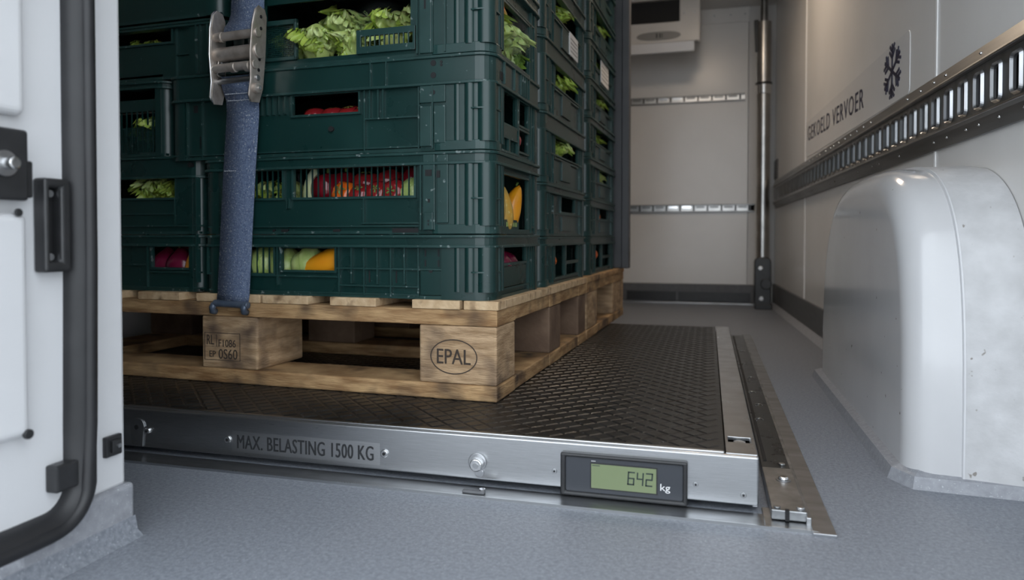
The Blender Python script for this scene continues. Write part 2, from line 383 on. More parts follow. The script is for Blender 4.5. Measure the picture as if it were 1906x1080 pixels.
# recessed grab handle
h = empty('grab_handle', (PX + .004, 0, 0), 0, 'black plastic recessed grab handle on the white door beside the seal', 'handle')
MB().panel('y', .473, .499, .269, .350, 0, .014, [(.4785, .489, .278, .342)]).build('handle_frame', 'black', h, bevel=.003, seg=3)
MB().box(0, .003, .4785, .489, .278, .342).build('handle_well', 'dark', h)
for z in (.282, .337):
    MB().cyl((.003, .4845, z), (.007, .4845, z), .0032, n=10).build('screw', 'steelx', h)
# latch plate with bolt
h = empty('door_latch', (PX + .004, 0, 0), 0, 'black latch plate with a chrome bolt on the white door', 'latch')
MB().box(.010, .018, .400, .4560, .3290, .3870).build('latch_plate', 'black', h, bevel=.003, seg=3)
MB().box(.004, .013, .4560, .4635, .3320, .3625).build('latch_tab', 'black', h, bevel=.0015)
MB().cyl((.018, .4345, .3580), (.020, .4345, .3580), .0105, n=24).build('bolt_washer', 'steelx', h, bevel=.0006)
MB().cyl((.020, .4345, .3580), (.030, .4345, .3580), .0055, .0048, n=20).build('bolt', 'chrome', h, bevel=.001)
o = MB().cyl((PX+.016, .4495, .3195), (PX+.0185, .4495, .3195), .0034, n=14).build('rivet', 'black', bevel=.0008)
tag(o, 'small round black rivet just under the latch plate', 'rivet')
o = MB().box(PX+.004, PX+.017, .481, .504, .076, .100).build('door_stop', 'black', bevel=.002); tag(o, 'small black rubber door stop low beside the seal', 'door stop')
o = MB().cyl((PX+.014, .4560, .1355), (PX+.018, .4560, .1355), .0042, n=14).build('drain_plug', 'black', bevel=.0008); tag(o, 'dark drain plug at the bottom of the door pressing', 'plug')
h = empty('striker_plate', (PX, 0, 0), 0, 'small black striker plate with brass screw low on the white pillar', 'plate')
MB().box(0, .005, .5455, .565, .0865, .1065).build('plate', 'black', h, bevel=.0012)
MB().box(.005, .008, .5505, .5615, .0905, .1025).build('boss', 'black', h, bevel=.001)
MB().cyl((.008, .5575, .0965), (.0095, .5575, .0965), .0022, n=10).build('screw', 'galv', h)

# ================================================================== right wall fittings
def wall_local(y): return wl(y)
# slotted load-securing rail
rail = empty('cargo_rail', (wx(Y0), Y0, .0135), WANG, 'long grey slotted cargo rail fixed along the white right wall', 'rail')
rail.rotation_euler = (R(-.40), 0, WANG)
ra, rb = wl(.36), wl(3.22)
slots = []
y = wl(.40)
while y < rb - .03:
    slots.append((y, y + .026, .460, .509)); y += .0545
MB().panel('y', ra, rb, .4515, .5175, -.011, -.008, slots).build('slotted_web', 'steelx', rail)
MB().box(-.004, -.001, ra, rb, .4515, .5175).build('rail_back', 'black', rail)
MB().prism([(-.018, .5175), (-.010, .5165), (-.001, .5165), (-.001, .5445), (-.005, .5445), (-.014, .524)], 'y', ra, rb).build('upper_flange', 'rail', rail)
MB().prism([(-.001, .428), (-.001, .4525), (-.010, .4525), (-.018, .4515), (-.014, .446), (-.005, .428)], 'y', ra, rb).build('lower_flange', 'rail', rail)
MB().box(-.0195, -.012, ra, rb, .5165, .5192).build('upper_ridge', 'backrail', rail, bevel=.0008)
MB().box(-.0195, -.012, ra, rb, .4500, .4525).build('lower_ridge', 'backrail', rail, bevel=.0008)
# pressed collars around each slot
def rrect(x0, x1, y0, y1, r, n=5):
    p = []
    for cx_, cy_, a0 in ((x1-r, y0+r, -90), (x1-r, y1-r, 0), (x0+r, y1-r, 90), (x0+r, y0+r, 180)):
        for k in range(n + 1):
            t = R(a0 + 90*k/n); p.append((cx_ + r*math.cos(t), cy_ + r*math.sin(t)))
    return p
cm = MB()
po = rrect(-.0145, .0145, -.026, .026, .008); pi = rrect(-.010, .010, -.0215, .0215, .006)
n_ = len(po); vs = []
for (P_, d) in ((po, 0), (rrect(-.0125, .0125, -.024, .024, .0075), -.0035), (pi, -.0005), (pi, .003)):
    vs += [(d, q[0], q[1]) for q in P_]
fs = []
for r_ in range(3):
    for i in range(n_):
        j = (i+1) % n_; fs.append((r_*n_ + i, r_*n_ + j, (r_+1)*n_ + j, (r_+1)*n_ + i))
cm.add(vs, fs); collar = cm.mesh('slot_collar', 'steelx', False)
for s_ in slots: inst('slot_collar', collar, rail, (-.011, (s_[0]+s_[1])/2, .4845))
rv = MB()
random.seed(3)
y = wl(.5)
while y < rb:
    for z in (.533, .440):
        if random.random() < .8:
            yy = y + random.uniform(-.012, .012)
            rv.cyl((-.0085, yy, z), (-.0125, yy, z), .0030, .0015, n=8)
    y += .062
tag(rv.build('rivets', 'chrome', rail, smooth=True), kind='stuff')

# sticker with lettering and snowflake
st = empty('wall_sticker', (wx(Y0), Y0, 0), WANG, 'pale rectangular sticker with navy lettering and snowflake on the right wall', 'sticker')
sa, sb = wl(1.405), wl(2.48)
pp = rrect(sa, sb, .5545, .668, .012)
MB().prism(pp, 'x', -.0012, 0).build('sticker_sheet', 'sticker', st)
letters('GEKOELD VERVOER', wl(2.452) - wl(1.732), .0455, 'navy', st, (-.0014, wl(2.452), .6055), (Matrix.Rotation(R(-90), 4, 'Z') @ Matrix.Rotation(R(90), 4, 'X') @ Matrix.Rotation(R(-1.55), 4, 'Z')).to_euler(), bold=.001, spacing=1.18)
fl = MB()
def flake_bar(p, q, wd):
    p = Vector(p); q = Vector(q); d = (q-p).normalized(); n__ = Vector((-d.y, d.x)) * wd/2
    poly = [p - n__, q - n__, q + n__, p + n__]
    fl.prism([(v.x, v.y) for v in poly], 'x', -.0022, -.0013)
cyf, czf, sc_ = wl(1.512), .6175, .052
for k in range(6):
    a = R(90 + 60*k); d = Vector((math.cos(a), math.sin(a)))
    flake_bar((0,0), d * sc_, .0066)
    for f_, ln in ((.48, .022), (.72, .019)):
        for sg in (-1, 1):
            e = Vector((math.cos(a + sg*R(48)), math.sin(a + sg*R(48))))
            flake_bar(d * sc_ * f_, d * sc_ * f_ + e * ln, .0056)
fl.v = [(x, cyf + y * 1.12, czf + z) for x, y, z in fl.v]
fl.build('snowflake', 'navy', st)
o = MB().box(-.004, 0, wl(3.19), wl(3.29), .548, .628).build('vent_plate', 'kick', bevel=.001)
o.location = (wx(Y0), Y0, 0); o.rotation_euler = (0, 0, WANG); tag(o, 'small grey plate on the right wall just above the far end of the rail', 'plate')

# ------------------------------------------------------------------ wheel arch
wa = empty('wheel_arch', (.29, 1.285, 0), 0, 'tall rounded white wheel arch cover against the right wall', 'wheel arch')
AC, AA, AB = 1.285, .345, .400
def arch_curve(inset, n=44):
    a, b = AA - inset, AB - inset; out = []
    for k in range(n + 1):
        t = math.pi * k / n
        c, s_ = math.cos(t), math.sin(t); AN = 3.9 if c > 0 else 3.0
        out.append((AC - math.copysign(abs(c)**(2/AN), c) * a, abs(s_)**(2/AN) * b))
    return out
def arch_part(xs, name, m, cap=False):
    mb = MB(); rings = []
    for X, ins in xs: rings.append([((wx(y) - .0006 if X > .35 else X) - .29, y - 1.285 - (.12*max(0, min(X, .37) - .27) if y < 1.1 else 0), z) for y, z in arch_curve(ins)])
    n_ = len(rings[0]); vs = [v for r_ in rings for v in r_]; fs = []
    for i in range(len(rings) - 1):
        for k in range(n_ - 1): fs.append((i*n_ + k, i*n_ + k + 1, (i+1)*n_ + k + 1, (i+1)*n_ + k))
    if cap: fs.append(tuple(range((len(rings)-1)*n_, len(rings)*n_)))
    mb.add(vs, fs); return mb.build(name, m, wa, smooth=True, angle=50)
rr = .036
prof = [(.2905, .0)] + [(.232 + rr*(1 - math.sin(R(9*k))), rr*(1 - math.cos(R(9*k)))) for k in range(11)]
arch_part(prof, 'inner_shell', 'arch', True)
arch_part([(.2900, -.0022), (.2912, -.0030), (.40, -.0030)], 'outer_liner', 'archrough')
arch_part([(.2885, .0012), (.2895, -.0035), (.2915, -.0035)], 'seam_bead', 'paint')
# base skirting
sk = MB()
def skl(off, z): return [(.358, .935 - off, z), (.245 - off*.6, .945 - off, z), (.232 - off, .972 - off*.4, z), (.232 - off, 1.63, z)]
L0, L1, L2 = skl(.016, 0), skl(.011, .014), skl(-.004, .019)
vs = [(x - .29, y - 1.285, z) for L in (L0, L1, L2) for x, y, z in L]; fs = []
for i in range(2):
    for k in range(3): fs.append((i*4 + k, i*4 + k + 1, (i+1)*4 + k + 1, (i+1)*4 + k))
sk.add(vs, fs).build('base_skirting', 'kickpale', wa)

# ------------------------------------------------------------------ cooling unit on the ceiling
cu = empty('cooling_unit', (-.40, 3.09, ZC), 0, 'white ceiling cooling unit with dark air outlet above the rear wall', 'cooler')
X0_, X1_ = -.40, .362
def cl(x): return x + .40
def cz_(z): return z - ZC
MB().panel('x', cl(-.83), cl(-.037), cz_(1.100), 0, -.09, -.065, [(cl(-.75), cl(-.46), cz_(1.184), cz_(1.278)), (cl(-.414), cl(-.119), cz_(1.184), cz_(1.278))]).build('front_shell', 'unit', cu, bevel=.004)
MB().prism([(-.065, cz_(1.100)), (.205, cz_(1.172)), (.205, -.002), (-.065, -.002)], 'x', cl(-.83), cl(-.037)).build('housing', 'unit', cu)
for a, b in ((-.75, -.46), (-.414, -.119)):
    MB().box(cl(a), cl(b), -.068, -.064, cz_(1.184), cz_(1.278)).build('air_outlet', 'dark', cu)
MB().prism([(-.088, cz_(1.100)), (-.078, cz_(1.062)), (-.05, cz_(1.066)), (.200, cz_(1.136)), (.200, cz_(1.171))], 'x', cl(-.82), cl(-.060)).build('drip_tray', 'unitlight', cu, bevel=.002)
bd = MB(); el = [(math.cos(2*math.pi*k/40), math.sin(2*math.pi*k/40)) for k in range(40)]
def sgnpow(v, p): return math.copysign(abs(v)**p, v)
bd.prism([(cl(-.203) + .089*sgnpow(c, .7), cz_(1.128) + .017*s_) for c, s_ in el], 'y', -.095, -.09)
bd.build('badge', 'badge', cu)
for k, (dx, wv) in enumerate(((-.010, .006), (.003, .006), (.013, .003))):
    bar('badge_mark', 'black', cu, cl(-.203) + dx, cl(-.203) + dx + wv, -.0965, -.095, cz_(1.119), cz_(1.137))
for x in (-.10, -.06):
    MB().cyl((cl(x), -.09, cz_(1.215)), (cl(x), -.093, cz_(1.215)), .005, n=10).build('screw', 'steelx', cu)

# ------------------------------------------------------------------ telescopic pole in the corner
po_ = empty('cargo_pole', (.2165, 3.10, 0), 0, 'tall round steel telescopic cargo pole standing in the far corner', 'pole')
MB().cyl((0,0,.10), (0,0,.93), .0265, n=24).build('lower_tube', 'backrail', po_, angle=50)
MB().cyl((0,0,.93), (0,0,1.18), .0285, n=24).build('upper_tube', 'backrail', po_, angle=50)
MB().cyl((0,0,1.17), (0,0,ZC), .014, n=16).build('top_rod', 'rail', po_, angle=50)
MB().cyl((0,0,.885), (0,0,.925), .030, n=24).build('collar', 'chrome', po_, bevel=.002, angle=50)
MB().cyl((0,0,.925), (0,0,.933), .033, n=24).build('clamp_band', 'black', po_, bevel=.002, angle=50)
MB().prism([(-.040, 1.19), (-.022, 1.19), (-.022, 1.06), (-.034, 1.06)], 'y', -.012, .012).build('release_lever', 'black', po_, bevel=.003)
ft = MB().prism(rrect(-.032, .032, .012, .215, .022), 'y', -.034, .030).build('foot_bracket', 'black', po_, bevel=.004)
MB().cyl((-.010,-.034,.17), (-.010,-.044,.17), .010, n=14).build('foot_bolt', 'chrome', ft, bevel=.002)
MB().cyl((.012,-.034,.105), (.012,-.050,.105), .022, n=18).build('foot_knob', 'black', ft, bevel=.003)
MB().cyl((-.006,-.034,.045), (-.006,-.042,.045), .010, n=14).build('foot_bolt', 'chrome', ft, bevel=.002)
MB().box(-.030, .036, -.036, .036, 0, .022).build('foot_plate', 'black', po_, bevel=.003)
tag(MB().box(-.5, .215, YB - .055, YB - .024, 0, .006).build('trim_1', 'steelx', bevel=.001), kind='structure')

# ------------------------------------------------------------------ ceiling lamp (behind the top edge of the picture)
lp = empty('ceiling_lamp', (-.02, 2.15, ZC), 0, 'flat warm-white ceiling lamp over the aisle', 'lamp')
MB().box(-.10, .10, -.16, .16, -.022, 0).build('lamp_body', 'unit', lp, bevel=.003)
lm = bpy.data.materials.new('lamp_diffuser'); lm.use_nodes = True
b_ = lm.node_tree.nodes['Principled BSDF']; b_.inputs['Emission Color'].default_value = (1.0, .80, .60, 1); b_.inputs['Emission Strength'].default_value = 12.0
MB().box(-.085, .085, -.145, .145, -.028, -.022).build('lamp_diffuser', lm, lp)

# ================================================================== WEIGHING SCALE
SX0, SX1, SY0, SY1, SZ = -1.22, .054, .80, 1.935, .0624
sc = empty('weighing_scale', ((SX0+SX1)/2, (SY0+SY1)/2, 0), 0, 'low stainless platform scale with black tread plate and digital display', 'scale')
ox, oy = sc.location.x, sc.location.y
def SB(name, m, x0, x1, y0, y1, z0, z1, bevel=0, parent=None, seg=2):
    return MB().box(x0-ox, x1-ox, y0-oy, y1-oy, z0, z1).build(name, m, parent or sc, bevel=bevel, seg=seg)
SB('platform_body', 'dark', SX0+.01, .045, SY0+.012, SY1-.005, .006, .050)
SB('front_skirt', 'steel', SX0, SX1, SY0, SY0+.008, .0085, SZ-.0005, bevel=.0022, seg=3)
SB('top_lip', 'steel', SX0, .0185, SY0+.0065, SY0+.0125, .050, SZ+.0012, bevel=.0012)
SB('top_edge', 'steelx', SX0, .0185, SY0+.002, SY0+.0068, .050, SZ-.0003)
SB('right_skirt', 'steel', SX1-.006, SX1, SY0+.006, SY1, .005, SZ-.001, bevel=.001)
tr = MB()
tr.panel('y', SY0+.006-oy, SY1-oy, .020-ox, .053-ox, SZ-.004, SZ+.0003, [(.850-oy, .873-oy, .0235-ox, .0495-ox)])
tr.v = [(z, y, x) for x, y, z in tr.v]         # panel drawn upright, laid flat
tr.build('side_rail', 'steel', sc, bevel=.0006)
SB('adjuster_well', 'dark', .0235, .0495, .850, .873, .0505, .0515)
MB().cyl((.0365-ox, .8615-oy, .0515), (.0365-ox, .8615-oy, .0605), .0085, .007, n=18).build('adjuster_screw', 'galv', sc, bevel=.001)
SB('tread_plate', 'plate', SX0+.004, .0185, SY0+.0130, SY1-.004, .050, SZ)
# raised diamonds of the tread
td = MB(); px_ = .030; hx = px_ / 2
i = 0; y = SY0 + .0145 + hx
while y < SY1 - .02:
    x = SX0 + .02 + (hx if i % 2 else 0)
    while x < .0175 - hx:
        if not (x < -.86 and y > 1.1):
            e = hx - .0012; g = hx - .0042; X, Y_ = x - ox, y - oy
            td.add([(X-e,Y_,SZ),(X,Y_-e,SZ),(X+e,Y_,SZ),(X,Y_+e,SZ),(X-g,Y_,SZ+.0010),(X,Y_-g,SZ+.0010),(X+g,Y_,SZ+.0010),(X,Y_+g,SZ+.0010)],
                   [(4,5,6,7),(0,1,5,4),(1,2,6,5),(2,3,7,6),(3,0,4,7)])
        x += px_
    y += hx; i += 1
tag(td.build('tread_diamonds', 'plate', sc), kind='stuff')
# bolts on the front
def fbolt(x, z, r, d=.003, m='chrome', name='bolt', parent=None):
    b = MB().cyl((x-ox, SY0-oy, z), (x-ox, SY0-d-oy, z), r, r*.86, n=20).build(name, m, parent or sc, bevel=min(.0008, d*.3))
    MB().cyl((x-ox, SY0-d-oy-.0001, z), (x-ox, SY0-d-oy-.0006, z), r*.38, n=6).build('socket', 'dark', b)
    return b
fbolt(-.6135, .0300, .0055, .0025); fbolt(-.3862, .0300, .0055, .0025)
fbolt(-.1707, .0272, .0032, .0012, 'steelx', 'screw'); fbolt(-.0117, .0265, .0030, .0012, 'steelx', 'screw'); fbolt(.0385, .0195, .0034, .0014, 'steelx', 'screw')
lk = MB().cyl((-.2645-ox, SY0-oy, .0300), (-.2645-ox, SY0-.003-oy, .0300), .0112, n=28).build('lock_washer', 'steelx', sc, bevel=.0008)
MB().cyl((-.2635-ox, SY0-.003-oy, .0290), (-.2635-ox, SY0-.012-oy, .0290), .0085, .0075, n=24).build('lock_bolt', 'chrome', lk, bevel=.0012)
MB().cyl((-.2635-ox, SY0-.0121-oy, .0290), (-.2635-ox, SY0-.0128-oy, .0290), .0034, n=12).build('socket', 'steelx', lk)
MB().cyl((-.262-ox, SY0-oy, .0175), (-.262-ox, SY0-.0028-oy, .0175), .0055, n=16).build('lock_tab', 'steelx', sc, bevel=.0006)
kp = MB().prism([(x-ox, z) for x, z in [(-.768, .012), (-.750, .010), (-.7485, .030)] + [(-.7585 + .0115*math.cos(R(a)), .0375 + .0115*math.sin(R(a))) for a in range(0, 200, 20)] + [(-.770, .03)]], 'y', SY0-.0022-oy, SY0-oy).build('keyhole_plate', 'steelx', sc, bevel=.0006)
MB().cyl((-.7595-ox, SY0-.0023-oy, .0365), (-.7595-ox, SY0-.003-oy, .0365), .0032, n=14).build('keyhole', 'dark', kp)
fbolt(-.7415, .0325, .0048, .004)
# load lettering
SB('label_film', 'clearlabel', -.607, -.393, SY0-.0003, SY0, .0145, .0420)
letters('MAX. BELASTING 1500 KG', .1975, .0182, 'print', sc, (-.5990-ox, SY0-.0004-oy, .0195), FRONT, .0003, bold=.0008, spacing=1.06)
# display
dp = empty('display_unit', (0,0,0)); dp.parent = sc
DX0, DX1, DZ0, DZ1 = -.1624, -.0204, .0028, .0520
MB().panel('x', DX0-ox, DX1-ox, DZ0, DZ1, SY0-.0075-oy, SY0+.001-oy, [(DX0+.006-ox, DX1-.005-ox, DZ0+.005, DZ1-.0045)]).build('housing', 'black', dp, bevel=.0022, seg=3)
SB('display_face', 'bezel', DX0+.005, DX1-.004, SY0-.0042, SY0, DZ0+.004, DZ1-.004, parent=dp)
SB('lcd_frame', 'black', -.1282, -.0527, SY0-.0047, SY0-.0042, .0122, .0425, parent=dp)
SB('lcd', 'lcd', -.1268, -.0541, SY0-.0052, SY0-.0047, .0136, .0411, parent=dp)
seg7 = {'6': 'acdefg', '4': 'bcfg', '2': 'abdeg'}
DW, DH, TH = .0078, .0152, .00155
for ch, x in zip('642', (-.0862, -.0762, -.0662)):
    for s_ in seg7[ch]:
        z0 = .0208; g = .0004
        R_ = {'a': (0, DW, DH-TH, DH), 'd': (0, DW, 0, TH), 'g': (0, DW, DH/2-TH/2, DH/2+TH/2), 'b': (DW-TH, DW, DH/2+g, DH-g), 'c': (DW-TH, DW, g, DH/2-g), 'f': (0, TH, DH/2+g, DH-g), 'e': (0, TH, g, DH/2-g)}[s_]
        sh = .06
        mb = MB()
        q = [(x + a + (zz) * sh, z0 + zz) for a, zz in ((R_[0], R_[2]), (R_[1], R_[2]), (R_[1], R_[3]), (R_[0], R_[3]))]
        mb.prism([(a - ox, zz) for a, zz in q], 'y', SY0-.0054-oy, SY0-.0052-oy).build('digit_segment', 'segment', dp)
letters('kg', .0108, .0100, 'white', dp, (-.0497-ox, SY0-.0043-oy, .0150), FRONT, .0003)
for k in range(4): bar('indicator_mark', 'white', dp, -.1268 + k*.0013 - ox, -.1268 + k*.0013 + .0007 - ox, SY0-.0045-oy, SY0-.0042-oy, .0436, .0446)
SB('lcd_status_bar', 'segment', -.1258, -.1170, SY0-.0054, SY0-.0052, .0391, .0398, parent=dp)

# floor frame around the scale, side channel
ff = empty('floor_frame', (-.5, .78, 0), 0, 'flat worn steel floor strip in front of the weighing scale', 'floor strip')
MB().box(-.72, .609, -.0165, .018, 0, .0020).build('strip', 'steelx', ff, bevel=.0006)
MB().box(-.72, .609, -.0185, -.0165, 0, .0032).build('strip_edge', 'steel', ff)
la = MB().box(.226, .253, -.010, -.003, .002, .0052).build('latch', 'kick', ff, bevel=.001)
MB().cyl((.249, -.004, .0052), (.249, -.004, .007), .0035, n=12).build('latch_pin', 'chrome', la)
ch = empty('side_channel', (.095, .76, 0), 0, 'narrow dark cover channel with galvanised end plate beside the scale', 'channel')
def CX(x): return x - .095
def CYY(y): return y - .76
MB().box(CX(.103), CX(.1255), CYY(.757), CYY(2.26), 0, .003).build('outer_strip', 'steelx', ch, bevel=.0006)
MB().box(CX(.058), CX(.1035), CYY(.762), CYY(.815), 0, .003).build('corner_plate', 'galv', ch, bevel=.0006)
MB().box(CX(.099), CX(.104), CYY(.775), CYY(2.15), 0, .011).build('inner_ridge', 'galv', ch, bevel=.001)
MB().box(CX(.0655), CX(.099), CYY(.925), CYY(2.15), .002, .0135).build('cover_plate', 'cover', ch, bevel=.001)
MB().box(CX(.0655), CX(.1005), CYY(.780), CYY(.923), .004, .0145).build('end_plate', 'galv', ch, bevel=.0012)
MB().cyl((CX(.0865), CYY(.878), .0145), (CX(.0865), CYY(.878), .0155), .0085, n=22).build('washer', 'steelx', ch, bevel=.0004)
MB().cyl((CX(.0865), CYY(.878), .0155), (CX(.0865), CYY(.878), .0190), .0060, .005, n=20).build('bolt', 'chrome', ch, bevel=.001)
MB().cyl((CX(.0905), CYY(.938), .0135), (CX(.0905), CYY(.938), .0160), .0040, n=14).build('bolt', 'galv', ch, bevel=.0006)
MB().cyl((CX(.0715), CYY(.786), .0145), (CX(.0715), CYY(.786), .0165), .0035, n=14).build('bolt', 'galv', ch, bevel=.0006)
MB().cyl((CX(.0945), CYY(.787), .0145), (CX(.0945), CYY(.787), .0175), .0042, n=14).build('bolt', 'chrome', ch, bevel=.0006)
MB().box(CX(.0790), CX(.0830), CYY(.778), CYY(.7835), .004, .0150).build('drain_notch', 'dark', ch)
for k, (x, y) in enumerate([(.078, 1.16), (.084, 1.26), (.079, 1.36), (.085, 1.5), (.08, 1.66), (.084, 1.85)]):
    MB().tube([(CX(x) + .006*math.cos(R(a)), CYY(y) + .009*math.sin(R(a)), .0140) for a in range(0, 260, 26)], .0008, 6).build('wire_clip', 'galv', ch, smooth=True)
MB().box(CX(.0695), CX(.0735), CYY(.95), CYY(2.12), .0135, .0145).build('groove_strip', 'dark', ch)

# ================================================================== PALLETS AND LOAD
YAW = R(-2.0); OX, OY, OZ = -.287, .956, SZ + .001
SR = Matrix.Rotation(YAW, 4, 'Z')
def S(u, v, z=0):
    p = SR @ Vector((u, v, 0)); return (OX + p.x, OY + p.y, OZ + z)

def pallet(label, v0, v1, boards, stamps, first):
    p = empty('wooden_pallet', S(0, v0), YAW, label, 'pallet', 'wooden pallets under the crates')
    D = v1 - v0; W = .91
    rows = [(0, .10), (D/2 - .05, D/2 + .05), (D - .10, D)] if first else [(0, .13), (D - .19, D)]
    if first: rows = [(0, .089), (.30, .385), (D - .075, D)]
    for k, (a, b) in enumerate(rows):
        MB().box(-W, 0, a, max(b, a + .08), .108, .131).build('stringer_board', 'wood', p, bevel=.0015)
        MB().box(-W, 0, a, max(b, a + .08), 0, .023).build('bottom_board', 'wood', p, bevel=.003)
        for j, (ua, ub) in enumerate(((-.121, -.001), (-.509, -.402), (-.91, -.80))):
            dark_ = not first or (k > 0)
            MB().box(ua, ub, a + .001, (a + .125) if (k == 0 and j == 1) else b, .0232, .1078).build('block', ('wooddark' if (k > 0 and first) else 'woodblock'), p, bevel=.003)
    for (ra_, rb_) in zip(rows[:-1], rows[1:]):
        a, b = max(ra_[1], ra_[0] + .08) + .001, rb_[0] - .001
        for ua, ub in ((-.10, -.001), (-.91, -.81)):
            MB().box(ua, ub, a, b, .109, .131).build('side_board', 'wood', p, bevel=.0015)
            MB().box(ua, ub, a, b, .001, .0225).build('bottom_side_board', 'wood', p, bevel=.002)
    for k, (ua, ub) in enumerate(boards):
        MB().box(ua, ub, -.001 + random.uniform(-.002, .001), D, .1312, .1440).build('deck_board', 'woodpale' if first else 'wood', p, bevel=.001)
    nl = MB()
    for ua, ub in boards:
        for (a, b) in rows: pass
    return p
boards = [(-.91, -.80), (-.76, -.675), (-.637, -.551), (-.517, -.395), (-.390, -.307), (-.269, -.191), (-.131, -.056), (-.0505, .002)]
p1 = pallet('wooden pallet with branded oval stamp at its corner, on the scale front', 0, .622, boards, True, True)
p2 = pallet('wooden pallet farther back, behind the stamped pallet', .635, 1.186, boards, False, False)
# stamps
el = [(-.0665 + .0365*math.cos(2*math.pi*k/48), .0625 + .0255*math.sin(2*math.pi*k/48)) for k in range(48)]
el2 = [(-.0665 + .0350*math.cos(2*math.pi*k/48), .0625 + .0240*math.sin(2*math.pi*k/48)) for k in range(48)]
mb = MB().ring(el, el2, 0, .0004); mb.v = [(x, .0006 - z, y) for x, y, z in mb.v]
mb.build('oval_stamp', 'ink', p1)
letters('EPAL', .0520, .0215, 'ink', p1, (-.0925, .0008, .0520), FRONT, bold=.0006)
for (a, b, c, d) in ((-.5035, -.4345, .0800, .0808), (-.5035, -.4345, .0360, .0368), (-.5035, -.5027, .0360, .0808), (-.4353, -.4345, .0360, .0808), (-.4800, -.4793, .058, .078), (-.5015, -.4855, .0580, .0586)):
    bar('stamp_line', 'ink', p1, a, b, .0002, .0009, c, d)
for s_, x, z, ww, hh in (('RL', -.499, .0610, .0140, .0160), ('F1086', -.4760, .0580, .0330, .0120), ('EP', -.494, .0410, .0120, .0100), ('0S60', -.4760, .0385, .0360, .0160)):
    letters(s_, ww, hh, 'ink', p1, (x, .0008, z), FRONT, bold=.0004)

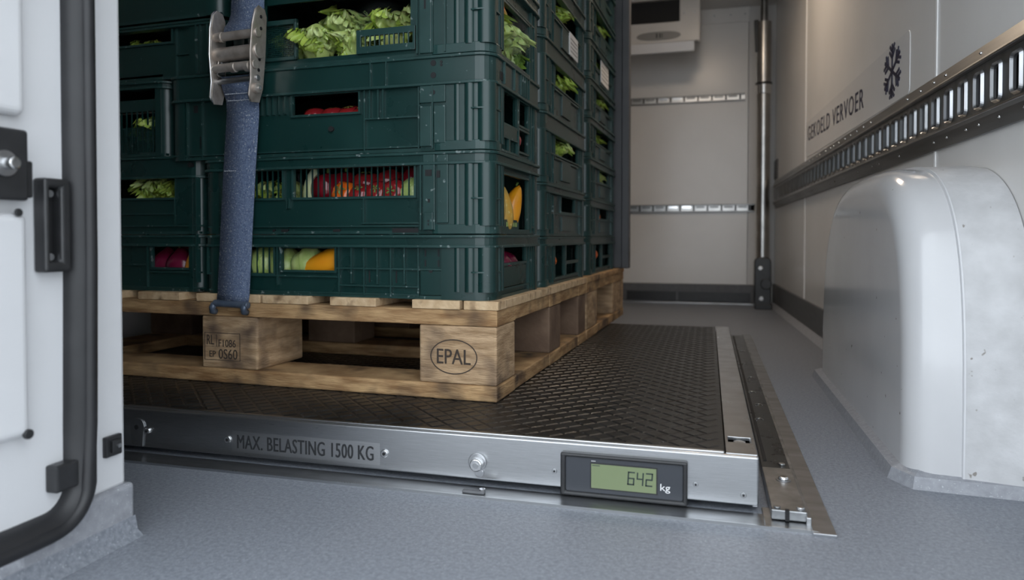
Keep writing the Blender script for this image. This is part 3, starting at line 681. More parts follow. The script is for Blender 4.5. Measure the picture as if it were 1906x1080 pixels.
# ------------------------------------------------------------------ crates
def rr_path(u0, u1, v0, v1, r, n=6):
    return rrect(u0, u1, v0, v1, r, n)
NB = [0]
def crate(label, u0, u1, v0, v1, z0, z1, rim=.022, front=None, side=None, flutes=True, group='green vegetable crates stacked on the pallets', detail=True):
    """coordinates in the stack's frame (u right, v into the van, z above the scale plate)"""
    c = empty('vegetable_crate', S(u1, v0, z0), YAW, label, 'crate', group)
    front = front or {}; side = side or {}
    W = u1 - u0; D = v1 - v0; H = z1 - z0 - .0012
    U = lambda u: u - u1
    V = lambda v: v - v0
    Z = lambda z: z - z0
    rc = .026; t = .004; rec = .0050; zb = H - rim
    cw = front.get('corner', .074); cs = .030
    # floor
    MB().box(-W + .006, -.006, .006, D - .006, .001, .005).build('crate_floor', 'crate', c)
    # front panel
    hs = [(U(a), U(b), Z(q), Z(r_)) for a, b, q, r_ in [h[:4] for h in front.get('holes', [])]]
    MB().panel('x', -W + cs, -cw, .002, zb + .004, rec, rec + t, hs).build('front_panel', 'crate', c, bevel=.0006)
    hs2 = [(V(a), V(b), Z(q), Z(r_)) for a, b, q, r_ in [h[:4] for h in side.get('holes', [])]]
    MB().panel('y', cs + .012, D - cs, .002, zb + .004, -rec - t, -rec, hs2).build('side_panel', 'crate', c, bevel=.0006)
    MB().box(-W + rec, -W + rec + t, cs, D - cs, .002, zb + .004).build('side_panel', 'crate', c)
    MB().box(-W + cs, -cs, D - rec - t, D - rec, .002, zb + .004).build('back_panel', 'crate', c)
    # corner posts (rounded, fluted)
    def post(su, sv, wid, dep):
        pth = []
        xo = 0 if su > 0 else -W; yo = 0 if sv < 0 else D
        sx = -1 if su > 0 else 1; sy = 1 if sv < 0 else -1
        n = 8
        pth.append((wid, 0)); pth.append((rc, 0))
        for k in range(1, n):
            a = R(90*k/n); pth.append((rc - rc*math.sin(a), rc - rc*math.cos(a)))
        pth.append((0, rc)); pth.append((0, dep))
        inn = [(x + (.006 if y >= dep else 0) * 1.0, y) for x, y in pth]
        outer = [(xo + sx*x, yo + sy*y) for x, y in pth]
        # inner offset by moving towards the crate's centre
        inner = []
        for x, y in pth:
            dx = .006 if x < rc else 0; dy = .006 if y < rc else 0
            if x < rc and y < rc:
                a = math.atan2(rc - y, rc - x); dx, dy = .006*math.cos(a), .006*math.sin(a)
            inner.append((xo + sx*(x + dx), yo + sy*(y + dy)))
        poly = outer + inner[::-1]
        if (sx * sy) > 0: poly = poly[::-1]
        return MB().prism(poly, 'z', 0, zb + .002).build('corner_post', 'crate', c, angle=40)
    post(1, -1, cw + .002, .045); post(-1, -1, cs + .004, cs + .004); post(1, 1, cs + .004, cs + .004); post(-1, 1, cs + .004, cs + .004)
    if flutes and detail:
        fl_ = ((-.034, .0050, .0090), (-.0125, .0125, .0150), (-.0035, .0360, .0065), (-.0025, .0500, .0045))
        if cw > .07: fl_ += ((-.0530, .0040, .0060),)
        for (x, y, r_) in fl_:
            MB().cyl((x, y, .012), (x, y, zb), r_, n=18).build('flute', 'crate', c, angle=40)
        MB().ring(rr_path(-.046, .0030, -.0046, .054, rc*.9), rr_path(-.043, -.003, .003, .051, rc*.8), H*.42, H*.42 + .0020).build('post_band', 'crateedge', c)
        if front.get('foot', True):
            MB().ring(rr_path(-cw + .004, .0022, -.0022, .055, rc), rr_path(-cw + .008, -.004, .004, .051, rc*.8), 0, .014).build('post_foot', 'crateedge', c, bevel=.0008)
    # rim: band with two ridges
    e = .0012
    MB().ring(rr_path(-W - e, e, -e, D + e, rc), rr_path(-W + .008, -.008, .008, D - .008, rc - .008), zb, H).build('rim', 'crate', c)
    e2 = .0045
    MB().ring(rr_path(-W - e2, e2, -e2, D + e2, rc + .002), rr_path(-W + .007, -.007, .007, D - .007, rc - .007), H - .0042, H).build('rim_edge', 'crateedge', c, bevel=.0008)
    MB().ring(rr_path(-W - e2, e2, -e2, D + e2, rc + .002), rr_path(-W + .007, -.007, .007, D - .007, rc - .007), zb - .001, zb + .0032).build('rim_edge', 'crateedge', c, bevel=.0008)
    # bottom band
    bar('base_band', 'crateedge', c, -W + cs, -cw, .0022, rec + .001, .000, .005)
    bar('base_band', 'crateedge', c, -rec - .001, -.0022, cs + .014, D - cs, .000, .005)
    # window frames and grille bars
    for h in front.get('holes', []):
        a, b, q, r_ = U(h[0]), U(h[1]), Z(h[2]), Z(h[3]); n = h[4] if len(h) > 4 else 0
        if len(h) <= 5 or h[5]:
            w_ = .0035
            for x0, x1, y0, y1 in ((a - w_, b + w_, q - w_, q), (a - w_, b + w_, r_, r_ + w_), (a - w_, a, q, r_), (b, b + w_, q, r_)):
                bar('window_frame', 'crateedge', c, x0, x1, .0012, rec + .001, y0, y1)
        for k in range(n):
            x = a + (b - a) * (k + 1) / (n + 1)
            bar('grille_bar', 'crate', c, x - .0008, x + .0008, rec + .0005, rec + .003, q, r_)
    for h in side.get('holes', []):
        a, b, q, r_ = V(h[0]), V(h[1]), Z(h[2]), Z(h[3]); n = h[4] if len(h) > 4 else 0
        w_ = .0035
        for y0, y1, za, zz in ((a - w_, b + w_, q - w_, q), (a - w_, b + w_, r_, r_ + w_), (a - w_, a, q, r_), (b, b + w_, q, r_)):
            bar('window_frame', 'crateedge', c, -rec - .001, -.0012, y0, y1, za, zz)
        for k in range(n):
            y = a + (b - a) * (k + 1) / (n + 1)
            bar('grille_bar', 'crate', c, -rec - .003, -rec - .0005, y - .0009, y + .0009, q, r_)
    # ribs: (u, z0, z1) vertical or (ua, ub, z) horizontal
    def yo(u): return -.0042 if U(u) > -cw - .003 else 0.0
    for (u, a, b) in front.get('vr', []): bar('rib', 'crateedge', c, U(u) - .0012, U(u) + .0012, .0004 + yo(u), rec + .001, Z(a), Z(b))
    for (a, b, z) in front.get('hr', []): bar('rib', 'crateedge', c, U(a), U(b), .0008 + yo(a), rec + .001, Z(z) - .0012, Z(z) + .0012)
    for (v, a, b) in side.get('vr', []): bar('rib', 'crateedge', c, -rec - .001, -.0004, V(v) - .0015, V(v) + .0015, Z(a), Z(b))
    for (a, b, z) in side.get('hr', []): bar('rib', 'crateedge', c, -rec - .001, -.0008, V(a), V(b), Z(z) - .0015, Z(z) + .0015)
    # raised plain boards on the face
    for (a, b, q, r_) in front.get('pads', []): MB().box(U(a), U(b), .0015 + yo(a), rec + .001, Z(q), Z(r_)).build('raised_panel', 'crateedge' if yo(a) else 'crate', c, bevel=.0008)
    for (a, b, q, r_) in side.get('pads', []): MB().box(-rec - .001, -.0015, V(a), V(b), Z(q), Z(r_)).build('raised_panel', 'crate', c, bevel=.0008)
    # dark round or square drain holes
    for (u, z, r_) in front.get('dots', []):
        y = (-.0014 if Z(z) > zb else .0012) + yo(u)
        MB().cyl((U(u), y - .0003, Z(z)), (U(u), y + .006, Z(z)), r_, n=14).build('drain_hole', 'dark', c)
    for (u, z, w_, h_) in front.get('slits', []):
        bar('slot', 'dark', c, U(u) - w_/2, U(u) + w_/2, (.0017 if Z(z) < .009 else .0044 + yo(u)*1.75) if Z(z) < zb else -.0018, rec + .003, Z(z) - h_/2, Z(z) + h_/2)
    for (v, z, w_, h_) in side.get('slits', []):
        bar('slot', 'dark', c, -rec - .003, -.0044 if Z(z) < zb else .0018, V(v) - w_/2, V(v) + w_/2, Z(z) - h_/2, Z(z) + h_/2)
    # fine woven mesh inserts
    for (a, b, q, r_) in front.get('mesh', []):
        mm = MB(); x = a
        while x < b: mm.box(U(x) - .0005, U(x) + .0005, rec + .0012, rec + .0022, Z(q), Z(r_)); x += .0030
        z = q
        while z < r_: mm.box(U(a), U(b), rec + .0014, rec + .0024, Z(z) - .0005, Z(z) + .0005); z += .0030
        tag(mm.build('mesh_insert', 'crate', c), kind='stuff')
    return c

SU = -.010      # right hand face of the stacks
# -- front stack
c1 = crate('bottom crate of the front right stack, with ribbed panels and yellow squash window', -.512, SU, .006, .268, .144, .240, rim=.018,
    front=dict(holes=[(-.500, -.444, .178, .219, 5), (-.432, -.376, .178, .219, 4), (-.361, -.266, .184, .218, 0)], corner=.076, foot=False,
        vr=[(-.3685, .160, .240), (-.2580, .147, .240), (-.2150, .147, .240), (-.1700, .147, .240), (-.1250, .147, .240), (-.2365, .165, .222), (-.1925, .165, .222), (-.1475, .165, .222)],
        hr=[(-.262, -.0865, .188), (-.258, -.125, .162), (-.44, -.2600, .1745), (-.50, -.125, .150)],
        pads=[(-.122, -.088, .150, .186)], dots=[(-.105, .186, .003)],
        slits=[(-.115, .212, .0022, .010), (-.094, .212, .0022, .010), (-.115, .197, .0022, .010), (-.094, .197, .0022, .010), (-.2075, .176, .002, .018), (-.1625, .176, .002, .018)]),
    side=dict(holes=[(.060, .186, .196, .2205, 0)], vr=[(.200, .147, .222), (.214, .147, .222), (.228, .147, .222), (.050, .147, .222)], hr=[(.052, .198, .157), (.010, .045, .197)], pads=[(.062, .184, .160, .190)]))
c2 = crate('second crate up of the front right stack, with red peppers behind grille bars', -.512, SU, .006, .268, .240, .361, rim=.018,
    front=dict(holes=[(-.440, -.359, .297, .340, 7), (-.338, -.132, .297, .341, 19)], corner=.112,
        vr=[(-.350, .343, .361), (-.3455, .343, .361), (-.350, .280, .296), (-.3455, .280, .296), (-.2150, .255, .296), (-.119, .246, .343)],
        hr=[(-.50, -.121, .252), (-.22, -.121, .2565)],
        slits=[(-.355, .2455, .012, .004), (-.375, .2455, .004, .004), (-.262, .2455, .012, .004), (-.145, .2455, .045, .0065)]),
    side=dict(holes=[(.048, .200, .2475, .330, 0)], vr=[(.212, .242, .342), (.232, .242, .342)], hr=[(.212, .236, .252)]))
# tall catch on the right of the second crate
for (a, b, q, r_, d) in ((-.1155, -.0965, .2455, .3590, .0035), (-.1130, -.0985, .2460, .2720, .0060), (-.0935, -.0760, .2560, .3560, .0030)):
    MB().box(a - SU, b - SU, -d, .004, q - .240, r_ - .240).build('catch_strip', 'crateedge', c2, bevel=.001)
for (u, z, w_, h_) in ((-.1060, .3290, .010, .009), (-.0905, .3270, .005, .010), (-.1055, .2885, .003, .005), (-.1055, .2590, .002, .0030), (-.1055, .2540, .002, .0030)):
    bar('catch_slot', 'dark', c2, u - w_/2 - SU, u + w_/2 - SU, -.0045 if z > .28 else -.0065, 0, z - .240 - h_/2, z - .240 + h_/2)
c3 = crate('third crate up of the front right stack, with deep rim and narrow tomato window', -.578, SU, .006, .268, .361, .500, rim=.042,
    front=dict(holes=[(-.339, -.2235, .425, .4545, 0)], corner=.108,
        vr=[(-.2130, .364, .4575), (-.1235, .366, .4575), (-.1000, .364, .4575), (-.352, .4275, .4575), (-.363, .4275, .4575), (-.374, .4275, .4575), (-.385, .4275, .4575), (-.396, .4275, .4575), (-.204, .413, .4575), (-.190, .413, .4575), (-.182, .413, .4575), (-.540, .364, .4575), (-.510, .364, .4575)],
        hr=[(-.2130, -.1235, .413), (-.57, -.1240, .369), (-.1235, -.082, .4285)], dots=[(-.271, .401, .0042), (-.0990, .4455, .0035)],
        pads=[(-.1205, -.1020, .368, .4265), (-.0980, -.0800, .372, .4265), (-.1205, -.0800, .431, .4560)], slits=[(-.555, .4450, .010, .016), (-.525, .4450, .008, .012), (-.515, .39, .005, .02)]),
    side=dict(holes=[(.048, .134, .408, .4545, 0), (.146, .200, .416, .4545, 0), (.146, .200, .374, .4075, 0), (.048, .090, .367, .3855, 4), (.097, .136, .367, .3855, 4)],
        vr=[(.140, .364, .458), (.212, .364, .458), (.230, .364, .458)], pads=[(.052, .134, .388, .406)]))
# details on the deep rim of the third crate
for (x0, x1) in ((-.201, -.199), (-.175, -.173)): bar('rib', 'crateedge', c3, x0 - SU, x1 - SU, -.0045, 0, .099, .1385)
for (u, z, r_) in ((-.0990, .4880, .0044), (-.0990, .4705, .0044), (-.0865, .4890, .0020), (-.0865, .4845, .0020)):
    MB().cyl((u - SU, -.0017, z - .361), (u - SU, .004, z - .361), r_, n=14).build('drain_hole', 'dark', c3)
for (v, w_) in ((.10, .0015), (.135, .001), (.145, .001), (.155, .001), (.165, .001), (.18, .0015), (.05, .0015)):
    bar('rib', 'crateedge', c3, 0, .0045, v - w_, v + w_, .101, .135)
for (v, z) in ((.040, .472), (.150, .478)): bar('slot', 'dark', c3, 0, .0020, v - .006, v + .006, z - .361 - .006, z - .361 + .006)
c4 = crate('topmost visible crate of the front right stack, open and full of lettuce', -.460, SU, .006, .268, .500, .640, rim=.022,
    front=dict(holes=[(-.388, -.1285, .5125, .600, 0, False)], corner=.112,
        vr=[(-.1240, .503, .615), (-.1000, .503, .615), (-.0800, .503, .615), (-.392, .503, .60)], pads=[(-.1205, -.1020, .503, .615)], slits=[(-.1115, .575, .003, .016)],
        mesh=[(-.386, -.336, .517, .566)]),
    side=dict(holes=[(.048, .205, .507, .588, 0)], vr=[(.216, .503, .615), (.232, .503, .615)], hr=[(.048, .24, .594)]))
for (a, b, q, r_) in ((-.388, -.331, .511, .517), (-.388, -.331, .5665, .5745), (-.336, -.331, .511, .5745)):
    MB().box(a - SU, b - SU, .0008, .008, q - .500, r_ - .500).build('front_flap', 'crateedge', c4, bevel=.0012)
fpn = [(a, b, .5215, .5365) for a, b in [(-.2185 + k*.0079, -.2185 + k*.0079 + .0064) for k in range(11)]]
MB().panel('x', -.226 - SU, -.129 - SU, .5110 - .5, .5465 - .5, .0006, .0045, [(a - SU, b - SU, q - .5, r_ - .5) for a, b, q, r_ in fpn]).build('slotted_flap', 'crateedge', c4, bevel=.0006)
bar('flap_post', 'crateedge', c4, -.1385 - SU, -.1295 - SU, .0060, .0100, .0465, .115)
c5 = crate('crate above the lettuce crate at the very top of the front right stack', -.458, SU, .006, .268, .640, .780, side=dict(holes=[(.060, .2, .69, .74, 3)]))

# -- front left stack (set a little farther back, mostly in shade)
LV0, LV1 = .018, .274
crate('bottom crate of the front left stack, with red onions in its window', -1.07, -.523, LV0, LV1, .144, .240, rim=.018,
    front=dict(holes=[(-.628, -.534, .184, .219, 0), (-.80, -.70, .184, .219, 0)], corner=.016, foot=False, vr=[(-.638, .147, .240), (-.531, .16, .240)], hr=[(-.70, -.638, .188), (-.70, -.52, .150), (-.634, -.526, .1765)]), flutes=False)
crate('second crate up of the front left stack, with lettuce in a long window', -1.07, -.523, LV0, LV1, .240, .372, rim=.036,
    front=dict(holes=[(-.80, -.578, .302, .3345, 0)], corner=.016, vr=[(-.578, .254, .302), (-.530, .246, .335)], hr=[(-.75, -.578, .275), (-.75, -.52, .2545)], pads=[(-.575, -.540, .256, .334)], dots=[(-.540, .355, .004)]), flutes=False)
crate('third crate up of the front left stack, with pale mesh insert', -1.13, -.590, LV0, LV1, .372, .500, rim=.012,
    front=dict(holes=[(-.74, -.604, .380, .450, 11, False), (-.74, -.604, .470, .486, 0, False)], corner=.012, mesh=[(-.74, -.604, .380, .424)], foot=False), flutes=False)
crate('fourth crate up of the front left stack, behind the ratchet buckle', -1.05, -.482, LV0, LV1, .5005, .594, rim=.008,
    front=dict(holes=[(-.74, -.582, .5630, .584, 0), (-.74, -.604, .5040, .5100, 0, False)], corner=.060, vr=[(-.572, .504, .588), (-.528, .504, .588), (-.520, .504, .588), (-.505, .504, .588)], hr=[(-.572, -.528, .540)]), flutes=False)
crate('smooth-faced top crate of the front left stack, left of the blue strap', -1.02, -.470, LV0 - .010, LV1, .595, .72, rim=.016,
    front=dict(corner=.030, vr=[(-.692, .598, .70)]), flutes=False)

# -- second and third columns going into the van
def side_spec(v0, v1, z0, z1, kind):
    H = z1 - z0; d = v1 - v0
    a, b = v0 + .10, v1 - .07
    sp = dict(holes=[(a + (.05 if kind == 1 else 0), b - (.03 if kind == 1 else 0), z0 + H*.50, z0 + H*.80, 0)],
              vr=[(v0 + .065, z0 + .003, z1 - .02), (v0 + .085, z0 + .003, z1 - .02), (v1 - .055, z0 + .003, z1 - .02), (v1 - .042, z0 + .003, z1 - .02)],
              hr=[(v0 + .05, v1 - .03, z0 + H*.45)], pads=[(v0 + d*.42, v0 + d*.62, z0 + H*.10, z0 + H*.40)])
    if kind == 2:
        sp['holes'] = [(a, a + .085, z0 + H*.14, z0 + H*.80, 0), (a + .095, b, z0 + H*.45, z0 + H*.80, 0), (a + .095, b, z0 + H*.14, z0 + H*.38, 0)]
        sp['pads'] = []; sp['hr'] = []
    if kind == 3:
        sp['holes'] = [(a, b, z0 + H*.42, z0 + H*.80, 0)]
    return sp
lev2 = [.144, .237, .335, .465, .600, .735, .870]
names2 = ['bottom crate of the middle stack along the aisle', 'second crate up of the middle aisle stack', 'third crate up of the middle aisle stack, with a deep rim', 'fourth crate up of the middle aisle stack', 'fifth crate up of the middle aisle stack, with a white label', 'top crate of the middle aisle stack']
mid = []
for i in range(6):
    k = (2, 1, 3, 3, 3, 3)[i]
    mid.append(crate(names2[i], -.58, SU, .284, .664, lev2[i], lev2[i+1], rim=(.016, .016, .034, .034, .034, .02)[i], front=dict(corner=.05), side=side_spec(.284, .664, lev2[i], lev2[i+1], k)))
lev3 = [.144, .237, .327, .425, .523, .615, .708, .81, .91]
names3 = ['bottom crate of the farthest stack beside the dark divider', 'second crate up of the farthest stack', 'third crate up of the farthest stack', 'fourth crate up of the farthest stack', 'fifth crate up of the farthest stack', 'sixth crate up of the farthest stack, with a white label', 'seventh crate up of the farthest stack', 'top crate of the farthest stack']
far = []
for i in range(8):
    far.append(crate(names3[i], -.58, SU, .700, 1.085, lev3[i], lev3[i+1], rim=.018, front=dict(corner=.05), side=side_spec(.700, 1.085, lev3[i], lev3[i+1], (2, 1, 1, 3, 3, 3, 3, 3)[i])))
def paper(c, v0, v1, z0, z1, zc0, vc0):
    o = MB().box(-.0015, .0002, v0 - vc0, v1 - vc0, z0 - zc0, z1 - zc0).build('paper_label', 'paper', c); o['label'] = 'white paper label'
    for k in range(4):
        z = z0 - zc0 + (z1 - z0) * (.2 + .18*k)
        bar('print_line', 'badge', o, .0002, .0005, v0 - vc0 + .008, v1 - vc0 - .008, z - .0012, z + .0012)
paper(mid[4], .500, .580, .615, .662, lev2[4], .284)
paper(far[5], .86, .97, .632, .69, lev3[5], .700)

# dark divider board behind the stacks
dv = empty('load_divider', S(-.29, 1.115, .144), YAW, 'tall dark grey plastic divider standing on the far pallet behind the crates', 'divider')
MB().box(-.62, .300, -.010, .010, 0, .95).build('board', 'divider', dv, bevel=.003)
MB().box(.296, .318, -.016, .020, 0, .95).build('edge_profile', 'divider', dv, bevel=.003)

# ================================================================== STRAP AND RATCHET
sp = empty('lashing_strap', S(-.44, 0, .131), YAW, 'worn blue webbing strap running down the front of the crates to a hook', 'strap')
def ribbon(pts, w_, th=.0016):
    """pts: (u_center, v, z) in stack frame; flat ribbon facing the camera side"""
    mb = MB(); vs = []; n = len(pts)
    for i, (u, v, z) in enumerate(pts):
        pz = pts[min(i+1, n-1)]; pa = pts[max(i-1, 0)]
        dv_, dz_ = pz[1] - pa[1], pz[2] - pa[2]; ln = math.hypot(dv_, dz_) or 1
        nv, nz = -abs(dz_)/ln * th/2, (dv_/ln if dz_ < 0 else -dv_/ln) * th/2
        for uu in (u - w_/2, u + w_/2):
            vs.append((uu + .44, v + nv, z - .131 + nz)); vs.append((uu + .44, v - nv, z - .131 - nz))
    fs = []
    for i in range(n - 1):
        a = i*4; b = a + 4
        fs += [(a, a+2, b+2, b), (a+1, b+1, b+3, a+3), (a, b, b+1, a+1), (a+2, a+3, b+3, b+2)]
    fs += [(0, 1, 3, 2), ((n-1)*4, (n-1)*4+2, (n-1)*4+3, (n-1)*4+1)]
    return mb.add(vs, fs)
ribbon([(-.4065, -.008, .80), (-.4065, -.008, .70), (-.4070, -.008, .62), (-.4080, -.009, .585), (-.4090, -.014, .572), (-.4095, -.022, .562), (-.4097, -.024, .553), (-.4097, -.018, .547), (-.4097, -.010, .546)], .0610).build('upper_webbing', 'strap', sp, smooth=True)
ribbon([(-.4140, -.010, .487), (-.4140, -.020, .486), (-.4142, -.0255, .482), (-.4145, -.0255, .474), (-.4150, -.020, .462), (-.4160, -.012, .450), (-.4180, -.0085, .43), (-.4260, -.008, .34), (-.4330, -.008, .24), (-.4390, -.0085, .145), (-.4398, -.010, .133)], .0600).build('lower_webbing', 'strap', sp, smooth=True)
for z, dz in ((.4585, .0), (.4495, .0), (.340, 0)):
    uc = -.4155 - (.46 - z) * .095; vv = -.0195 if z > .455 else (-.0133 if z > .44 else -.0095)
    for k in range(14 if z > .4 else 6):
        x = uc - .026 + k * .0039
        bar('stitch', 'stitch', sp, x + .44, x + .0022 + .44, vv - .0015, vv + .001, z - .131 - .0005, z - .131 + .0005)
# hook at the bottom, gripping the pallet edge
hk = MB()
hk.cyl((-.0335, -.011, -.001), (.031, -.011, -.003), .0055, n=14)
hook = hk.build('hook_bar', 'hook', sp, bevel=.001, angle=50)
for x in (-.0335, .026):
    MB().tube([(x, -.011, -.002), (x - .002, -.014, -.008), (x - .003, -.012, -.0135), (x - .002, -.006, -.0150)], .0052, 10).build('hook_claw', 'hook', sp, smooth=True)
MB().box(-.014, .020, -.006, -.002, -.014, -.006).build('hook_tongue', 'wood', sp, bevel=.001)
# ratchet buckle
rb_ = empty('ratchet_buckle', S(-.41, -.01, .455), YAW, 'weathered steel ratchet buckle on the blue strap', 'ratchet')
def plate(u, tilt):
    prof = [(-.006, -.012), (-.024, -.014), (-.030, -.004), (-.028, .020), (-.034, .060), (-.034, .100), (-.030, .122), (-.022, .130), (-.010, .128), (-.004, .118), (.000, .060), (.000, .010)]
    mb = MB().prism([(v, z) for v, z in prof], 'x', u - .0012, u + .0012)
    mb.v = [(x + (z - .06) * tilt, y, z) for x, y, z in mb.v]
    return mb.build('side_plate', 'buckle', rb_, bevel=.0005)
lp_ = plate(-.0385, .04)
rp = plate(.0345, .10)
MB().tube([(-.0385 - .0015 + (z - .06)*.04, v - .0012, z) for v, z in [(-.022, -.013), (-.030, -.004), (-.028, .020), (-.034, .060), (-.034, .100), (-.030, .122), (-.022, .130), (-.010, .128)]], .0016, 8).build('plate_edge', 'chrome', lp_, smooth=True)
MB().tube([(.0345 + (z - .06)*.10, v - .0012, z) for v, z in [(-.024, -.013), (-.030, -.004), (-.028, .020), (-.034, .060), (-.034, .100), (-.030, .122), (-.022, .130)]], .0014, 8).build('plate_edge', 'buckle', rp, smooth=True)
def cross(name, z, v, r, m='buckle', n=18): return MB().cyl((-.040 + (z-.06)*.04, v, z), (.0385 + (z-.06)*.10, v, z + .002), r, n=n).build(name, m, rb_, bevel=.0006, angle=50)
cross('upper_bar', .088, -.024, .0068)
cross('spindle', .062, -.018, .0115, n=10)
cross('lower_bar', .040, -.025, .0066)
cross('end_pin', .022, -.016, .0045, 'steelx')
for x in (-.008, .018):
    MB().cyl((x, -.025, .040), (x + .009, -.025, .0402), .0078, n=18).build('spacer', 'buckle', rb_, bevel=.0005, angle=50)
MB().cyl((-.028, -.024, .0875), (-.023, -.024, .0876), .0082, n=18).build('spacer', 'buckle', rb_, bevel=.0005, angle=50)
MB().box(-.0365, -.0285, -.020, -.004, .046, .074).build('pawl', 'galv', rb_, bevel=.002)
MB().prism([(-.028, .030), (-.012, .026), (-.010, .050), (-.024, .052)], 'x', -.0335, -.0305).build('pawl_arm', 'chrome', rb_, bevel=.0008)
MB().cyl((.0295, -.017, .008), (.0365, -.017, .008), .0085, n=20).build('pivot_head', 'buckle', rb_, bevel=.0012)
MB().cyl((.0365, -.017, .008), (.0385, -.017, .008), .0035, n=12).build('pivot_pin', 'chrome', rb_, bevel=.0006)
for z, v in ((.115, -.018), (.098, -.016), (.072, -.016), (.052, -.014), (.036, -.014)):
    x = .0345 + (z - .06)*.10 + .0011
    MB().cyl((x, v, z), (x + .0006, v, z), .0028, n=10).build('plate_hole', 'dark', rb_)

# ================================================================== PRODUCE
def blob(prof, n=20, lobes=0, lobe_amp=0.0, bend=0.0, noise_amp=0.0, seed=0, m='tomato', name='body'):
    mb = MB().lathe(prof, n)
    out = []
    for x, y, z in mb.v:
        a = math.atan2(y, x); r = math.hypot(x, y)
        r *= 1 + lobe_amp * math.cos(lobes * a)
        x, y = r*math.cos(a), r*math.sin(a)
        if noise_amp:
            d = mnoise.noise(Vector((x*40 + seed*7, y*40, z*40))) * noise_amp
            x *= 1 + d; y *= 1 + d
        x += bend * z * z
        out.append((x, y, z))
    mb.v = out
    return mb.mesh(name, m, True)
def round_prof(r, hh, top=.12, bot=.1, pinch=0.0, n=14):
    p = []
    for k in range(n + 1):
        t = math.pi * k / n
        z = -math.cos(t) * hh; rad = math.sin(t) * r
        if k == 0 or k == n: rad = r * .03
        z += -math.exp(-((t - math.pi) / .35)**2) * hh * top + math.exp(-(t / .35)**2) * hh * bot + pinch * math.exp(-((t - math.pi)/.3)**2)
        p.append((rad, z))
    return p
ME = {}
ME['onion'] = [blob(round_prof(.030, .027, -.25, -.05), 22, 0, 0, 0, .05, s, 'onion') for s in (1, 2)]
ME['pepper'] = [blob(round_prof(.026, .030, .35, .3), 28, 4, .07, 0, .03, s, 'redpep') for s in (1, 2)]
ME['tomato'] = [blob(round_prof(.023, .020, .22, .08), 24, 5, .025, 0, .02, s, 'tomato') for s in (1, 2)]
ME['orange'] = [blob(round_prof(.022, .017, .25, .1), 24, 7, .05, 0, .02, s, 'orange') for s in (1,)]
def long_prof(r, L, n=16, taper=.35, neck=0.0):
    p = []
    for k in range(n + 1):
        s_ = k / n; z = (s_ - .5) * L
        rad = r * max(.03, math.sin(math.pi * s_)**.55) * (1 - taper * s_) * (1 - neck * math.exp(-((s_ - .72)/.15)**2))
        p.append((rad, z))
    return p
ME['squash'] = [blob(long_prof(.027, .115, taper=.30), 20, 6, .02, 2.2, .015, 1, 'squash')]
ME['mottled'] = [blob(long_prof(.024, .090, taper=.45), 20, 8, .03, 1.0, .02, s, 'mottled') for s in (1, 2)]
ME['endive'] = [blob(long_prof(.017, .070, taper=.35), 16, 3, .05, 0, .04, 1, 'endive')]
ME['cabbage'] = [blob(round_prof(.036, .033, -.1, .05), 26, 5, .04, 0, .10, s, 'pale') for s in (1, 2)]
stem_me = MB().tube([(0,0,0), (0,.001,.006), (.002,.002,.013)], .0030, 8).mesh('stem', 'stem', True)
calyx = MB()
for k in range(5):
    a = 2*math.pi*k/5; c_, s_ = math.cos(a), math.sin(a)
    calyx.add([(0,0,.001), (c_*.006 - s_*.002, s_*.006 + c_*.002, .0012), (c_*.012, s_*.012, -.0005), (c_*.006 + s_*.002, s_*.006 - c_*.002, .0012)], [(0,1,2,3)])
calyx_me = calyx.mesh('calyx', 'stem')
def cab_leaf(seed):
    mb = MB(); n = 10; vs = []
    for i in range(n + 1):
        for j in range(n + 1):
            a = R(-95 + 190*j/n) * .5 ; e = R(-55 + 130*i/n)
            r = .0375 + .0018*mnoise.noise(Vector((i*.7, j*.7, seed))) + (.004*(i/n)**4)
            vs.append((r*math.cos(e)*math.sin(a), -r*math.cos(e)*math.cos(a), r*.92*math.sin(e)))
    fs = [(i*(n+1)+j, i*(n+1)+j+1, (i+1)*(n+1)+j+1, (i+1)*(n+1)+j) for i in range(n) for j in range(n)]
    return mb.add(vs, fs).mesh('wrapper_leaf', 'pale', True)
CL = [cab_leaf(s) for s in (1, 2, 3)]
def lettuce_leaf(seed, m, L=.062, Wd=.050, ruff=.010):
    rnd = random.Random(seed); mb = MB(); nu, nv = 16, 24; vs = []
    for i in range(nu + 1):
        s_ = i / nu
        half = Wd * (.25 + .75*math.sin(min(1, s_*1.15 + .08)*math.pi/2)) * (1 - .25*max(0, s_ - .8)/.2) / 2
        for j in range(nv + 1):
            t = 2*j/nv - 1
            edge = max(abs(t)**2.2, max(0, (s_ - .65)/.35)**2)
            x = half*t; y = -math.sin(s_*1.25)*L*.62 * (1 - .15*t*t) ; z = L*s_ - .25*L*s_*s_ - .1*L*t*t*s_
            y += half*.55*t*t
            q = mnoise.noise(Vector((t*3.1 + seed*3.7, s_*4.2, seed*1.3))); q2 = mnoise.noise(Vector((t*7 + seed, s_*8, seed*2.1 + 5)))
            dd = ruff*(q*1.5 + q2*1.1)*(.25 + 1.1*edge)
            fr = ruff*.75*edge*math.sin(t*13 + s_*9 + seed*2 + 3*q)
            dd += fr
            vs.append((x + dd*.5*q2, y + dd, z + dd*.6 + ruff*.5*edge*mnoise.noise(Vector((t*9, s_*5, seed*9.1)))))
    fs = [(i*(nv+1)+j, i*(nv+1)+j+1, (i+1)*(nv+1)+j+1, (i+1)*(nv+1)+j) for i in range(nu) for j in range(nv)]
    return mb.add(vs, fs).mesh('leaf', m, True)
LEAF = {k: [lettuce_leaf(s, k) for s in range(1, 6)] for k in ('leaf', 'leafpale', 'leafdark')}
heart = blob(round_prof(.024, .028, -.1, .05), 20, 5, .06, 0, .18, 3, 'leafpale')

